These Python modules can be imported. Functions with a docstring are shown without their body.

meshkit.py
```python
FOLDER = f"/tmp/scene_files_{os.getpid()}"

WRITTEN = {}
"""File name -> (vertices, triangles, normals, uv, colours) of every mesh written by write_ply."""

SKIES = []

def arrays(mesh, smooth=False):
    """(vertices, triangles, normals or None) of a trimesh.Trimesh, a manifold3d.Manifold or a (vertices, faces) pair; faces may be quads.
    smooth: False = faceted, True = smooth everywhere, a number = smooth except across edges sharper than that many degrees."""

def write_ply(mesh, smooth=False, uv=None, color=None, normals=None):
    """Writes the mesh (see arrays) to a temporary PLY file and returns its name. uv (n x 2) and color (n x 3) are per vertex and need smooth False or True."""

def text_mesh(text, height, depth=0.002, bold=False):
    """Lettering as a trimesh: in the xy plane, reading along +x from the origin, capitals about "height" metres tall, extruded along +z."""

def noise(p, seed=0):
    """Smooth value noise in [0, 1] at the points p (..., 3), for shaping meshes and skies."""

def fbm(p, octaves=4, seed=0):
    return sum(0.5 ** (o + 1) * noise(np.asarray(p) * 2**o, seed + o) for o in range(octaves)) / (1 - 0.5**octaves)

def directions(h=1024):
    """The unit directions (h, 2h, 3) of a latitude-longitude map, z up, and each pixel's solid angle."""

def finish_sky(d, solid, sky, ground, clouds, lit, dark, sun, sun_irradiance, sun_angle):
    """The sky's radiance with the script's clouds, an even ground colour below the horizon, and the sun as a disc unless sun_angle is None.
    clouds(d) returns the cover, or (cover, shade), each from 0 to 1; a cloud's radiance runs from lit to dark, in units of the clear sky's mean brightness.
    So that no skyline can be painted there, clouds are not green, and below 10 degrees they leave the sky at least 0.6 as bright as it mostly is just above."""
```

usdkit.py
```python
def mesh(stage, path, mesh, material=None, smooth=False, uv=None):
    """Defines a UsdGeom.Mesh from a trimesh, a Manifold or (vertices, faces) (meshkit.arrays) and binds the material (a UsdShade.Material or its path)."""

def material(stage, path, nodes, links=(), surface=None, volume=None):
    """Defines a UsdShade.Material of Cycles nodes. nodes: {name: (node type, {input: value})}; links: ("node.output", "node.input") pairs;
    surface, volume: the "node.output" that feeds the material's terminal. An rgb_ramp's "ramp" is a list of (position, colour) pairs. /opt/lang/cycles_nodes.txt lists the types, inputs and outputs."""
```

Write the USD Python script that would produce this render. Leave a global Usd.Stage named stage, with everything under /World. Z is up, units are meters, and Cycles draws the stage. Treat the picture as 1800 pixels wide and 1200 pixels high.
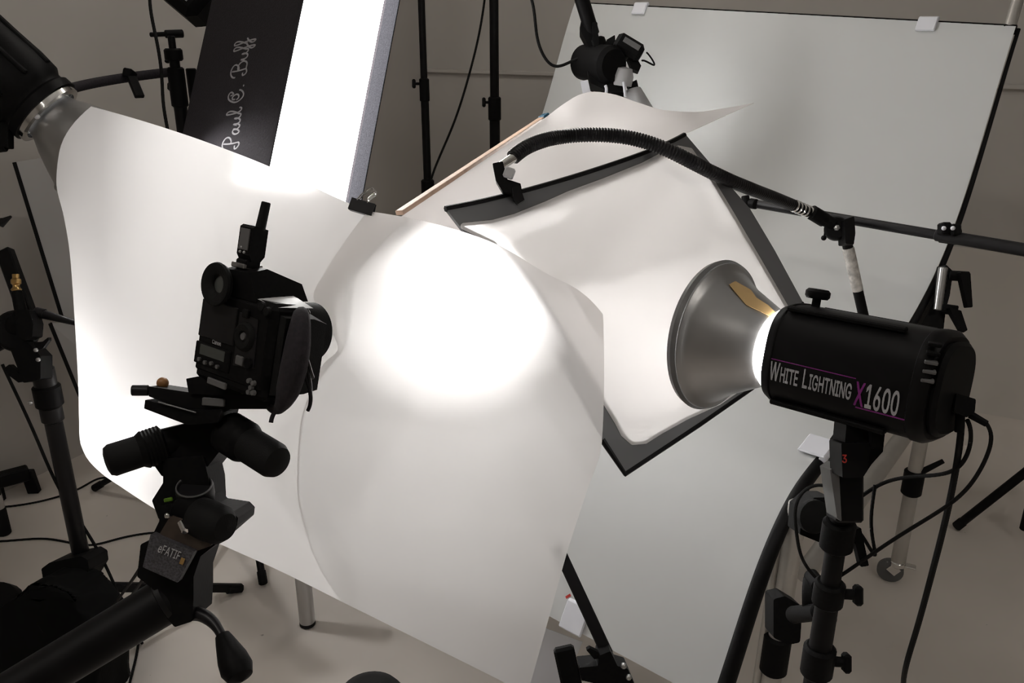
import math, random
import numpy as np, trimesh, usdkit, meshkit
from pxr import Usd, UsdGeom, UsdLux, Gf, Sdf
from scipy.interpolate import CubicSpline, PchipInterpolator, RBFInterpolator
from shapely.geometry import Polygon

random.seed(7)
stage = Usd.Stage.CreateInMemory()
UsdGeom.SetStageUpAxis(stage, 'Z'); UsdGeom.SetStageMetersPerUnit(stage, 1.0)
UsdGeom.Xform.Define(stage, '/World')

# ------------------------------------------------------------------ camera, lights' strengths, exposure
PITCH, CAM_H, FPX = math.radians(20.5), 1.9, 1500.0
EXPOSURE = 0.0
POWER_STRIP = 24.0        # radiance of the strip softbox's front diffuser
POWER_KEY = 6.0         # flash tube of the big strobe on the right
POWER_GAP = 34.0         # its bare tube seen in the gap behind the reflector
POWER_LEFT = 260.0       # flash of the strobe at the left
POWER_REAR = 1000.0       # flash of the strobe behind the right diffusion sheet
POWER_HANG = 450.0       # added flash in the strobe that hangs behind the white card
POWER_LOW = 860.0         # flash of the low strobe behind the left diffusion sheet
POWER_ROOM = 80.0        # added fill tubes under the ceiling, out of view
ct, st = math.cos(PITCH), math.sin(PITCH)
CAM = np.array([0, 0, CAM_H]); RT = np.array([1., 0, 0]); UP = np.array([0, st, ct]); FW = np.array([0, ct, -st])
cam = UsdGeom.Camera.Define(stage, '/World/render_camera')
cam.CreateHorizontalApertureAttr(36.0); cam.CreateVerticalApertureAttr(24.0)
cam.CreateFocalLengthAttr(36.0 * FPX / 1800.0)
cam.CreateClippingRangeAttr(Gf.Vec2f(0.05, 100)); cam.CreateExposureAttr(EXPOSURE)
m4 = np.eye(4); m4[0, :3] = RT; m4[1, :3] = UP; m4[2, :3] = -FW; m4[3, :3] = CAM
UsdGeom.Xformable(cam).AddTransformOp().Set(Gf.Matrix4d(m4.tolist()))

# ------------------------------------------------------------------ geometry helpers
def P(u, v, d): return CAM + d * (FW + (u - 900) / FPX * RT - (v - 600) / FPX * UP)
def W(x, up, dep): return x * RT + up * UP + dep * FW
def F(u, v, z=0.0):
    r = FW + (u - 900) / FPX * RT - (v - 600) / FPX * UP
    return CAM + r * ((z - CAM_H) / r[2])
def mm(px, d): return px * d / FPX
def N(v): v = np.asarray(v, float); return v / np.linalg.norm(v)
def perp(a):
    a = N(a); t = np.array([0, 0, 1.]) if abs(a[2]) < .9 else np.array([1., 0, 0])
    x = N(np.cross(t, a)); return x, np.cross(a, x)
def cat(*ms): return trimesh.util.concatenate([m for m in ms if m is not None])
def tm(v, f): return trimesh.Trimesh(np.asarray(v, float), np.asarray(f, int), process=False)

class Fr:
    """a local frame: o origin, X, Y, Z axes"""
    def __init__(s, o, X, Y, Z): s.o, s.X, s.Y, s.Z = map(lambda q: np.asarray(q, float), (o, X, Y, Z))
    def p(s, x, y, z=0): return s.o + x * s.X + y * s.Y + z * s.Z
    def m(s):
        m = np.eye(4); m[:3, 0], m[:3, 1], m[:3, 2], m[:3, 3] = s.X, s.Y, s.Z, s.o; return m
    def put(s, mesh): mesh = mesh.copy(); mesh.apply_transform(s.m()); return mesh
    def at(s, x, y, z=0): return Fr(s.p(x, y, z), s.X, s.Y, s.Z)
    def rz(s, deg):
        c, n = math.cos(math.radians(deg)), math.sin(math.radians(deg))
        return Fr(s.o, c * s.X + n * s.Y, -n * s.X + c * s.Y, s.Z)
    def ry(s, deg):
        c, n = math.cos(math.radians(deg)), math.sin(math.radians(deg))
        return Fr(s.o, c * s.X - n * s.Z, s.Y, n * s.X + c * s.Z)
    def rx(s, deg):
        c, n = math.cos(math.radians(deg)), math.sin(math.radians(deg))
        return Fr(s.o, s.X, c * s.Y + n * s.Z, -n * s.Y + c * s.Z)
def facing(u, v, d, deg=0): return Fr(P(u, v, d), RT, UP, -FW).rz(deg)

def cbox(sx, sy, sz, b=.002, c=(0, 0, 0)):
    h = np.array([sx, sy, sz]) / 2; b = min(b, h.min() * .9); pts = []
    for s in np.ndindex(2, 2, 2):
        s = np.array(s) * 2 - 1
        for k in range(3):
            q = h - b; q[k] = h[k]; pts.append(s * q)
    m = trimesh.convex.convex_hull(np.array(pts)); m.apply_translation(c); return m
def fbox(fr, c, s, b=.002): return fr.put(cbox(*s, b=b, c=c))
def bar(a, b, wx, wy, bev=.002, up=None):
    """a rectangular bar from a to b"""
    a, b = np.asarray(a, float), np.asarray(b, float); z = N(b - a)
    x, y = perp(z)
    if up is not None: x = N(np.cross(up, z)); y = np.cross(z, x)
    return Fr((a + b) / 2, x, y, z).put(cbox(wx, wy, np.linalg.norm(b - a), bev))
def lathe(prof, o, axis, n=40, X=None):
    """prof: (radius, height) pairs along axis from o"""
    axis = N(axis); x, y = perp(axis)
    prof = [(max(r, 0), h) for r, h in prof]; ang = np.arange(n) * 2 * np.pi / n
    v, f = [], []
    for r, h in prof: v += [o + h * axis + r * (math.cos(t) * x + math.sin(t) * y) for t in ang]
    for i in range(len(prof) - 1):
        for j in range(n):
            a, b, c, d = i * n + j, i * n + (j + 1) % n, (i + 1) * n + (j + 1) % n, (i + 1) * n + j
            f += [[a, b, c], [a, c, d]]
    m = tm(v, f); m.update_faces(m.nondegenerate_faces()); return m
def rod(a, b, ra, rb=None, n=24, bev=None):
    a, b = np.asarray(a, float), np.asarray(b, float); rb = ra if rb is None else rb
    L = np.linalg.norm(b - a); e = min(bev if bev is not None else min(ra, rb) * .18, L * .4)
    return lathe([(0, 0), (ra - e, 0), (ra, e), (rb, L - e), (rb - e, L), (0, L)], a, b - a, n)
def ball(c, r, n=20, sc=None, fr=None):
    m = trimesh.creation.uv_sphere(1, count=[n, n * 2])
    m.apply_scale(r if sc is None else np.array(sc) * r)
    return fr.put(m) if fr is not None else m.apply_translation(c) and m or m
def spl(pts, n=12):
    p = np.asarray(pts, float)
    if len(p) < 3: return p
    t = np.r_[0, np.cumsum(np.linalg.norm(np.diff(p, axis=0), axis=1) ** .5 + 1e-9)]
    return CubicSpline(t, p)(np.linspace(0, t[-1], n * (len(p) - 1) + 1))
def tube(pts, r, n=8, per=10, smooth=True):
    p = spl(pts, per) if smooth else np.asarray(pts, float)
    r = np.broadcast_to(r, (len(p),)) if np.ndim(r) == 0 else np.interp(np.linspace(0, 1, len(p)), np.linspace(0, 1, len(r)), r)
    T = np.gradient(p, axis=0); T /= np.linalg.norm(T, axis=1, keepdims=True)
    x, _ = perp(T[0]); v, f = [], []; ang = np.arange(n) * 2 * np.pi / n
    for i in range(len(p)):
        x = N(x - T[i] * (x @ T[i])); y = np.cross(T[i], x)
        v += [p[i] + r[i] * (math.cos(t) * x + math.sin(t) * y) for t in ang]
    for i in range(len(p) - 1):
        for j in range(n):
            a, b, c, d = i * n + j, i * n + (j + 1) % n, (i + 1) * n + (j + 1) % n, (i + 1) * n + j
            f += [[a, b, c], [a, c, d]]
    k = len(v); v += [p[0], p[-1]]; e = (len(p) - 1) * n
    for j in range(n): f += [[k, (j + 1) % n, j], [k + 1, e + j, e + (j + 1) % n]]
    return tm(v, f)
def ptube(pts, rpx, n=8, per=10):
    q = [P(*p) for p in pts]; return tube(q, mm(rpx, np.mean([p[2] for p in pts])), n, per)
def prod(a, b, rpx, rpx2=None, n=24, bev=None):
    return rod(P(*a), P(*b), mm(rpx, a[2]), mm(rpx if rpx2 is None else rpx2, b[2]), n, bev)
def prism(pts, d, th, tilt=(0, 0), bev=0):
    """a block whose outline is given in pixels at depth d, th metres thick, tilt = depth change per pixel"""
    pg = Polygon([(u, -v) for u, v in pts]).buffer(0)
    if bev: pg = pg.buffer(-bev).buffer(bev * 2, join_style=1).buffer(-bev)
    pg = pg.simplify(.3); m = trimesh.creation.extrude_polygon(pg, 1.0, engine='earcut')
    c = np.array(pg.centroid.coords[0]); v = []
    for x, y, z in m.vertices:
        dd = d + tilt[0] * (x - c[0]) + tilt[1] * -(y - c[1])
        v.append(P(x, -y, dd) + FW * th * (z - .5))
    return tm(v, m.faces)
def coons(top, bottom, left, right, nu, nv, fn):
    """a sheet between four boundary curves (2-D points); fn maps (u, v) arrays to 3-D points"""
    def cur(pts, n):
        p = np.asarray(pts, float); t = np.r_[0, np.cumsum(np.linalg.norm(np.diff(p, axis=0), axis=1))]
        return PchipInterpolator(t / t[-1], p)(np.linspace(0, 1, n))
    c0, c1, d0, d1 = cur(top, nu), cur(bottom, nu), cur(left, nv), cur(right, nv)
    s, t = np.linspace(0, 1, nu)[None, :, None], np.linspace(0, 1, nv)[:, None, None]
    S = (1 - t) * c0[None] + t * c1[None] + (1 - s) * d0[:, None] + s * d1[:, None] \
        - ((1 - s) * (1 - t) * c0[0] + s * (1 - t) * c0[-1] + (1 - s) * t * c1[0] + s * t * c1[-1])
    v = fn(S.reshape(-1, 2)); f = []
    for i in range(nv - 1):
        for j in range(nu - 1):
            a = i * nu + j; f += [[a, a + nu, a + nu + 1], [a, a + nu + 1, a + 1]]
    return tm(v, f)
def depth_field(ctrl, smoothing=0.0):
    c = np.asarray(ctrl, float); r = RBFInterpolator(c[:, :2] / 500, c[:, 2], kernel='thin_plate_spline', smoothing=smoothing)
    return lambda q: r(np.asarray(q, float) / 500)
def on_field(field, off=0.0):
    def fn(q):
        d = field(q) + (off(q) if callable(off) else off)
        return np.array([P(a, b, k) for (a, b), k in zip(q, d)])
    return fn
def thick(sheet, t):
    """gives an open sheet the thickness t"""
    s = sheet.copy(); n = np.asarray(s.vertex_normals); nv = len(s.vertices)
    v = np.vstack([s.vertices + n * t / 2, s.vertices - n * t / 2]); f = np.asarray(s.faces)
    e = np.sort(f[:, [0, 1, 1, 2, 2, 0]].reshape(-1, 2), axis=1); u, i, c = np.unique(e, axis=0, return_index=True, return_counts=True)
    b = f[:, [0, 1, 1, 2, 2, 0]].reshape(-1, 2)[i[c == 1]]
    side = np.vstack([np.c_[b[:, 1], b[:, 0], b[:, 0] + nv], np.c_[b[:, 1], b[:, 0] + nv, b[:, 1] + nv]])
    return tm(v, np.vstack([f, f[:, ::-1] + nv, side]))
def text(s, h, sx=1.0, depth=.0006, bold=False):
    m = meshkit.text_mesh(s, h, depth, bold); m.apply_scale([sx, 1, 1]); return m

# ------------------------------------------------------------------ materials
def mat(name, color, rough=.5, metal=0., noise=0, scale=60, bump=0, spec=.5, **kw):
    nodes = {'p': ('principled_bsdf', dict(base_color=color, roughness=rough, metallic=metal, specular_ior_level=spec, **kw))}; links = []
    if noise or bump:
        nodes['c'] = ('texture_coordinate', {}); nodes['n'] = ('noise_texture', dict(scale=scale, detail=4.))
        links += [('c.object', 'n.vector')]
    if noise:
        a = [min(1, x * (1 - noise)) for x in color]; b = [min(1, x * (1 + noise)) for x in color]
        nodes['r'] = ('rgb_ramp', {'ramp': [(.3, a), (.7, b)]}); links += [('n.fac', 'r.fac'), ('r.color', 'p.base_color')]
    if bump:
        nodes['b'] = ('bump', dict(strength=bump, distance=.002)); links += [('n.fac', 'b.height'), ('b.normal', 'p.normal')]
    return usdkit.material(stage, '/World/Looks/' + name, nodes, links, surface='p.BSDF')
def glow(name, color, strength):
    return usdkit.material(stage, '/World/Looks/' + name, {'e': ('emission', dict(color=color, strength=strength))}, [], surface='e.emission')
def film(name, color, trans, clear, gloss=0.0, rough=.3):
    """a translucent sheet: part of the light is scattered back, part scattered through, a little passes straight"""
    n = {'d': ('diffuse_bsdf', dict(color=color)), 't': ('translucent_bsdf', dict(color=color)), 'x': ('refraction_bsdf', dict(color=(.95, .93, .92), distribution='ggx', roughness=.34, IOR=1.16)),
         'm': ('mix_closure', dict(fac=trans)), 'q': ('mix_closure', dict(fac=clear)), 'g': ('glossy_bsdf', dict(color=(1, 1, 1), roughness=rough)), 'z': ('mix_closure', dict(fac=gloss))}
    l = [('d.BSDF', 'm.closure1'), ('t.BSDF', 'm.closure2'), ('m.closure', 'q.closure1'), ('x.BSDF', 'q.closure2')]
    out = 'q.closure'
    if gloss: l += [('q.closure', 'z.closure1'), ('g.BSDF', 'z.closure2')]; out = 'z.closure'
    return usdkit.material(stage, '/World/Looks/' + name, n, l, surface=out)
M = dict(
    black=mat('black_plastic', (.007, .0068, .007), .5, noise=.2, scale=200, bump=.05, spec=.06),
    satin=mat('black_satin', (.008, .0075, .0085), .4, spec=.25),
    rubber=mat('black_rubber', (.008, .008, .008), .7, spec=.15, bump=.15, scale=500),
    paint=mat('black_paint', (.0045, .0042, .0045), .5, noise=.25, scale=30, spec=.14),
    cloth=mat('black_cloth', (.016, .013, .017), .9, noise=.3, scale=150, bump=.3),
    bag=mat('black_nylon', (.004, .004, .004), .85, spec=.08, bump=.3, scale=90),
    dgrey=mat('dark_grey_board', (.10, .10, .102), .75),
    cast=mat('grey_cast', (.055, .053, .06), .55, noise=.55, scale=420, bump=.3),
    lit_brown=mat('casting_lit_brown', (.055, .038, .028), .5, noise=.2),  # black casting with the light on it put into the colour
    grey=mat('grey_plastic', (.12, .12, .12), .45),
    lgrey=mat('light_grey_plastic', (.45, .45, .46), .45),
    white=mat('white_plastic', (.72, .73, .78), .4),
    paper=mat('white_paper', (.80, .775, .76), .8),
    alu=mat('brushed_aluminium', (.52, .50, .47), .42, metal=.6, noise=.08, scale=14, bump=.05),
    spun=mat('spun_aluminium', (.42, .42, .42), .38, metal=1., noise=.05, scale=25),
    chrome=mat('chrome', (.75, .74, .72), .12, metal=1.),
    steel=mat('dull_steel', (.5, .5, .5), .3, metal=1.),
    brass=mat('brass', (.65, .42, .16), .25, metal=1.),
    gold=mat('masking_tape', (.42, .28, .12), .6),
    tape=mat('white_tape', (.55, .53, .50), .7, noise=.35, scale=70),
    wood=mat('pale_wood', (.50, .34, .25), .6, noise=.15, scale=40),
    blue=mat('blue_tape', (.012, .07, .12), .5),
    green=mat('green_bubble', (.10, .22, .01), .3),
    olive=mat('olive_bubble', (.12, .14, .01), .3),
    orange=mat('orange_brass', (.32, .15, .05), .4),
    red=mat('red_print', (.45, .03, .02), .5),
    magenta=mat('magenta_print', (.22, .015, .20), .5),
    print=mat('grey_print', (.42, .42, .44), .5),
    logo=mat('silver_print', (.36, .35, .37), .5),
    lcd=mat('lcd_glass', (.06, .065, .06), .2),
    board=mat('pale_board', (.40, .39, .38), .8),
    velcro=mat('grey_velcro', (.022, .022, .025), .95, spec=0., noise=.3, scale=300, bump=.5),
    inner=mat('silver_lining', (.80, .79, .77), .4, metal=.6),
    film=film('diffusion_film', (.80, .783, .773), .52, .26),
    scrim=film('scrim_paper', (.86, .835, .82), .52, .0),
    film_left=film('diffusion_film_left', (.80, .783, .773), .52, .05),
    card=film('white_card', (.86, .84, .83), .58, .0),
    plexi=film('opal_plexiglass', (.72, .735, .735), .28, .0, .03, .4),
    strip=glow('softbox_face', (1, .985, .965), POWER_STRIP),
    key=glow('key_flash', (1, .97, .94), POWER_KEY), gap=glow('bare_flash', (1, .97, .95), POWER_GAP),
    left=glow('left_flash', (1, .985, .975), POWER_LEFT), rear=glow('rear_flash', (1, .985, .97), POWER_REAR),
    hang=glow('added_hanging_flash', (1, .985, .97), POWER_HANG), low=glow('low_flash', (1, .985, .98), POWER_LOW), room=glow('added_fill_tube', (1, .94, .86), POWER_ROOM),
)
def surface_mat(name, base, specks, sc):
    return usdkit.material(stage, '/World/Looks/' + name, {
        'c': ('texture_coordinate', {}), 'n': ('noise_texture', dict(scale=sc, detail=5.)), 'v': ('noise_texture', dict(scale=38., detail=2.)),
        'r': ('rgb_ramp', {'ramp': [(.25, [x * .9 for x in base]), (.75, base)]}),
        's': ('rgb_ramp', {'ramp': [(0, (specks,) * 3), (.20, (specks,) * 3), (.235, (1, 1, 1)), (1, (1, 1, 1))]}),
        'm': ('mix', dict(mix_type='multiply', fac=1.)), 'b': ('bump', dict(strength=.08, distance=.01)), 'p': ('principled_bsdf', dict(roughness=.6))},
        [('c.object', 'n.vector'), ('c.object', 'v.vector'), ('n.fac', 'r.fac'), ('v.fac', 's.fac'), ('r.color', 'm.color1'), ('s.color', 'm.color2'), ('m.color', 'p.base_color'), ('n.fac', 'b.height'), ('b.normal', 'p.normal')], surface='p.BSDF')
M['floor'] = surface_mat('floor_paint', (.76, .70, .64), .5, 2.5)
M['wall'] = surface_mat('wall_paint', (.52, .495, .465), 1.0, 1.2)
M['cove'] = surface_mat('cove_mid_tone', (.65, .61, .56), 1.0, 1.2)  # mid tone put in for the shading from floor to darker wall
M['ceil'] = surface_mat('ceiling_paint', (.5, .49, .47), 1.0, 1.2)

# ------------------------------------------------------------------ objects
USED = {}
def numbered(path):
    k = USED.get(path, -1) + 1; USED[path] = k
    return path if k == 0 else f'{path}_{k:03d}'
def custom(prim, **kw):
    for k, v in kw.items():
        if v: prim.SetCustomDataByKey(k, v)
class Thing:
    def __init__(s, name, label, category, group=None): s.name, s.info, s.parts = name, dict(label=label, category=category, group=group), []
    def add(s, name, mesh, m, parent=None, smooth=40, label=None):
        s.parts.append((name, mesh, m, parent, smooth, label)); return len(s.parts) - 1
    def done(s):
        allv = np.vstack([p[1].vertices for p in s.parts]); lo, hi = allv.min(0), allv.max(0)
        base = np.array([(lo[0] + hi[0]) / 2, (lo[1] + hi[1]) / 2, lo[2]]); root = numbered('/World/' + s.name); paths = []
        if len(s.parts) > 1:
            x = UsdGeom.Xform.Define(stage, root)
        for name, mesh, m, parent, smooth, label in s.parts:
            g = mesh.copy(); g.vertices = g.vertices - base
            path = root if len(s.parts) == 1 else numbered((root if parent is None else paths[parent]) + '/' + name)
            pr = usdkit.mesh(stage, path, g, M[m], smooth=smooth); paths.append(path)
            if len(s.parts) == 1: x = pr
            elif label: custom(pr.GetPrim(), label=label)
        x.AddTranslateOp().Set(Gf.Vec3d(*map(float, base))); custom(x.GetPrim(), **s.info)
def one(name, label, category, mesh, m, group=None, smooth=40):
    t = Thing(name, label, category, group); t.add(name, mesh, m, smooth=smooth); t.done()
def setting(name, mesh, m, smooth=40):
    pr = usdkit.mesh(stage, numbered('/World/' + name), mesh, M[m], smooth=smooth); custom(pr.GetPrim(), kind='structure')

# ---- the room: a corner of a white painted studio
L0, L1 = F(0, 868), F(140, 800)
dl = N(L1 - L0); dr = np.array([dl[1], -dl[0], 0]); R0 = F(1750, 650)
k = np.linalg.solve(np.c_[dl[:2], -dr[:2]], (R0 - L0)[:2]); CORN = L0 + dl * k[0]; H = 3.6
A_, B_ = CORN - dl * 9.5, CORN + dr * 8.5; C_ = A_ + dr * 8.5
zz = np.array([0, 0, 1.])
def slab(a, b, z0, z1, t, inn):
    q = [a, b, b - inn * t, a - inn * t]
    return trimesh.convex.convex_hull(np.array([p + zz * z for p in q for z in (z0, z1)]))
setting('floor', trimesh.convex.convex_hull(np.array([p + zz * z for p in (A_, CORN, B_, C_) for z in (-.1, 0)])), 'floor', False)
setting('ceiling', trimesh.convex.convex_hull(np.array([p + zz * z for p in (A_, CORN, B_, C_) for z in (H, H + .1)])), 'ceil', False)
setting('wall_left', slab(A_, CORN, 0, H, .1, dr), 'wall', False)
setting('wall_back', slab(CORN, B_, 0, H, .1, -dl), 'wall', False)
setting('wall_right', slab(B_, C_, 0, H, .1, -dr), 'wall', False)
setting('wall_rear', slab(C_, A_, 0, H, .1, dl), 'wall', False)
cr, prof = .7, []
for q in np.linspace(0, math.pi / 2, 9): prof.append((cr - cr * math.sin(q), cr - cr * math.cos(q)))     # a cove where floor and back wall meet
cv = [CORN + dr * s - dl * (a + .0005) + zz * (b + .0005) for s in (0.0, 8.5) for a, b in prof]; n_ = len(prof)
setting('trim_1', tm(cv, sum([[[i, i + 1, n_ + i + 1], [i, n_ + i + 1, n_ + i]] for i in range(n_ - 1)], [])), 'cove', True)
zr = P(1790, 142, 4.95)[2]
setting('trim_2', bar(CORN + zz * zr - dl * .012, B_ + zz * zr - dl * .012, .05, .025, .004, up=zz), 'wall', False)
for i in range(3):  # fill tubes added out of view to brighten the whole room
    c = CORN - dl * (2.3, 5.7, 4.6)[i] + dr * (1.6, 2.3, 5.6)[i] + zz * (H - .07)
    t = Thing('added_fill_light', f'added unseen fill tube under the ceiling, {("nearest the studio corner", "nearer the rear wall", "on the right half of the ceiling")[i]}', 'added fill light')
    t.add('tube', rod(c - dr * .6, c + dr * .6, .018), 'room'); t.add('housing', bar(c + zz * .04 - dr * .65, c + zz * .04 + dr * .65, .12, .04, .005, up=zz), 'white', smooth=False); t.done()

def leaning(px, d, label):
    q = [P(u, v, k) for (u, v), k in zip(px, d)]; n = N(np.cross(q[1] - q[0], q[2] - q[0])) * .01
    t = Thing('foam_board', label, 'board'); t.add('panel', trimesh.convex.convex_hull(np.array(q + [p + n for p in q])), 'board', smooth=False)
    t.add('edge', bar(q[0], q[3], .014, .006, .001, up=n), 'paint', smooth=False); t.done()
leaning([(25, 285), (170, 262), (300, 700), (143, 668)], [3.30, 3.55, 3.9, 3.55], 'tall pale foam board leaning at the left wall with a thin dark edge')
leaning([(88, 568), (215, 560), (290, 742), (142, 700)], [3.2, 3.5, 3.8, 3.45], 'shorter pale board leaning low against the wall, in front of the tall foam board')

# ---- shooting table: opal plexiglass sweep on a tube frame
TA, TB, T0 = N([.65, .76, 0]), N([.76, -.65, 0]), np.array([.69, 1.81, 0])
def side(u, v, off=0.0):
    """where the ray through a pixel meets the vertical plane of the table's right side"""
    r = FW + (u - 900) / FPX * RT - (v - 600) / FPX * UP; o = T0 + TB * off - CAM
    return CAM + r * ((o @ TB) / (r @ TB))
edge_px = [(1254, 1238), (1300, 1095), (1330, 1005), (1362, 925), (1400, 852), (1440, 797), (1482, 738), (1560, 625), (1650, 465), (1720, 265), (1786, 46)]
ed = spl([side(*p) for p in edge_px], 6); WID = 1.72
RAISE = .09 * np.clip((np.arange(len(ed)) / (len(ed) - 1) - .35) / .65, 0, 1)[:, None] * zz      # the back rises a little to the left
sw = tm(np.vstack([ed + (RAISE - TB * WID) * k for k in np.linspace(0, 1, 13)]), [])
ne = len(ed); ff = []
for i in range(12):
    for j in range(ne - 1):
        a = i * ne + j; ff += [[a, a + 1, a + ne + 1], [a, a + ne + 1, a + ne]]
sw = tm(sw.vertices, ff)
tb = Thing('shooting_table', 'big curved opal plexiglass shooting table on an aluminium tube frame with casters', 'table')
tb.add('plexiglass_sweep', sw, 'plexi', smooth=True)
nrm = np.gradient(ed, axis=0); nrm = np.cross(nrm, TB); nrm /= np.linalg.norm(nrm, axis=1, keepdims=True)
if nrm[len(ed) // 2][2] > 0: nrm = -nrm
for off in (0, 1):
    c = ed + nrm * .017 + (RAISE - TB * WID) * off + TB * (.006 if not off else -.006)
    tb.add('edge_rail', tube(c, [.022, .021, .02, .019, .016, .012, .009, .007, .006], 12, smooth=False), 'paint')
rail = .025
FLx = side(1352, 1212)
fr_top, fr_bot = side(1404, 882, .03), None
def vert(p, z0=0): return np.array([p[0], p[1], z0])
ft = fr_top; ftl = ft - TB * 1.6
rf_ = F(1572, 1022); rb = rf_ + zz * .088; rt = rf_ + zz * .80
def rleg(v):
    lo, hi = -1., 2.
    for _ in range(50):
        k_ = (lo + hi) / 2; q = rf_ + zz * k_ - CAM
        if -(q @ UP) / (q @ FW) * FPX + 600 > v: lo = k_
        else: hi = k_
    return rf_ + zz * lo
rear_x = (rt + rb) / 2; rear_x[2] = 0
for off in (0, 1):
    sh = -TB * (WID * off + (.05 if off else 0))
    fbase = vert(side(1352, 1205, .03)) * [1, 1, 0] + [0, 0, .07]
    lg = tb.add('front_leg', rod(ft + sh, fbase + sh, .023, .025), 'alu')
    lg2 = tb.add('front_leg_rail', rod(ft + (fbase - ft) * .12 + sh - TB * .034, fbase + sh - TB * .036, .012), 'alu')
    g = ft + (fbase - ft) * .48 + sh
    tb.add('sleeve', rod(g, g + N(fbase - ft) * .11, .034), 'black')
    rl = tb.add('rear_leg', rod(rt + sh, rb + sh, .023, .025), 'alu')
    g0, g1 = rleg(826) + sh, rleg(868) + sh
    sl = tb.add('sleeve', rod(g0, g1, .034), 'black')
    tb.add('clamp_lever', rod(g0 + TB * .02, g0 + TB * .075 + zz * .05 + TA * .03, .011, .008), 'black', parent=sl)
    tb.add('brace', rod(side(1655, 672, .03) + sh, side(1412, 1012, .03) + sh, .026), 'alu')
    ui = TB * (-.10 if not off else .10)
    tb.add('upright', rod(side(1655, 672, .03) + sh + ui, side(1772, 60, -.04) + sh + ui - zz * .02 + TA * .03, .018), 'alu')
    # casters
    for kk, (bp, r) in enumerate(((rb, .045), (fbase, .045))):
        c = bp + sh; cw, cf = N([-.42, -.9, 0]), N([-.9, .42, 0]); hub = np.array([c[0] + cf[0] * .02, c[1] + cf[1] * .02, r])
        cs = tb.add('caster_fork', cat(rod(c + zz * .004, c - zz * .02, .027), bar(hub + cw * .018, c + cw * .018 - zz * .015, .004, .036, .001, up=cf), bar(hub - cw * .018, c - cw * .018 - zz * .015, .004, .036, .001, up=cf),
                                       fbox(Fr(c - zz * .01 - cf * .035, cf, cw, zz), (0, 0, 0), (.05, .03, .006))), 'chrome')
        wh = tb.add('caster_wheel', lathe([(0, -.013), (r * .75, -.013), (r, -.008), (r, .008), (r * .75, .013), (0, .013)], hub, cw, 32), 'grey', parent=cs)
tb.add('cross_rail', rod(side(1535, 826), side(1535, 826) - TB * WID, .014), 'chrome')
tb.add('cross_rail', rod(ed[-1] + nrm[-1] * .015, ed[-1] + nrm[-1] * .015 - TB * WID + RAISE[-1], .012), 'paint')
up0 = ed[-1] + TB * .0 + FW * .03 + RT * -.005
tb.add('pole_extension', rod(up0 - UP * .0, P(1802, -40, 2.74), .018, .018), 'alu'); tb.add('end_cap', bar(up0 - RT * .022, up0 + RT * .022, .018, .03, .003), 'paint')
tb.done()

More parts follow.
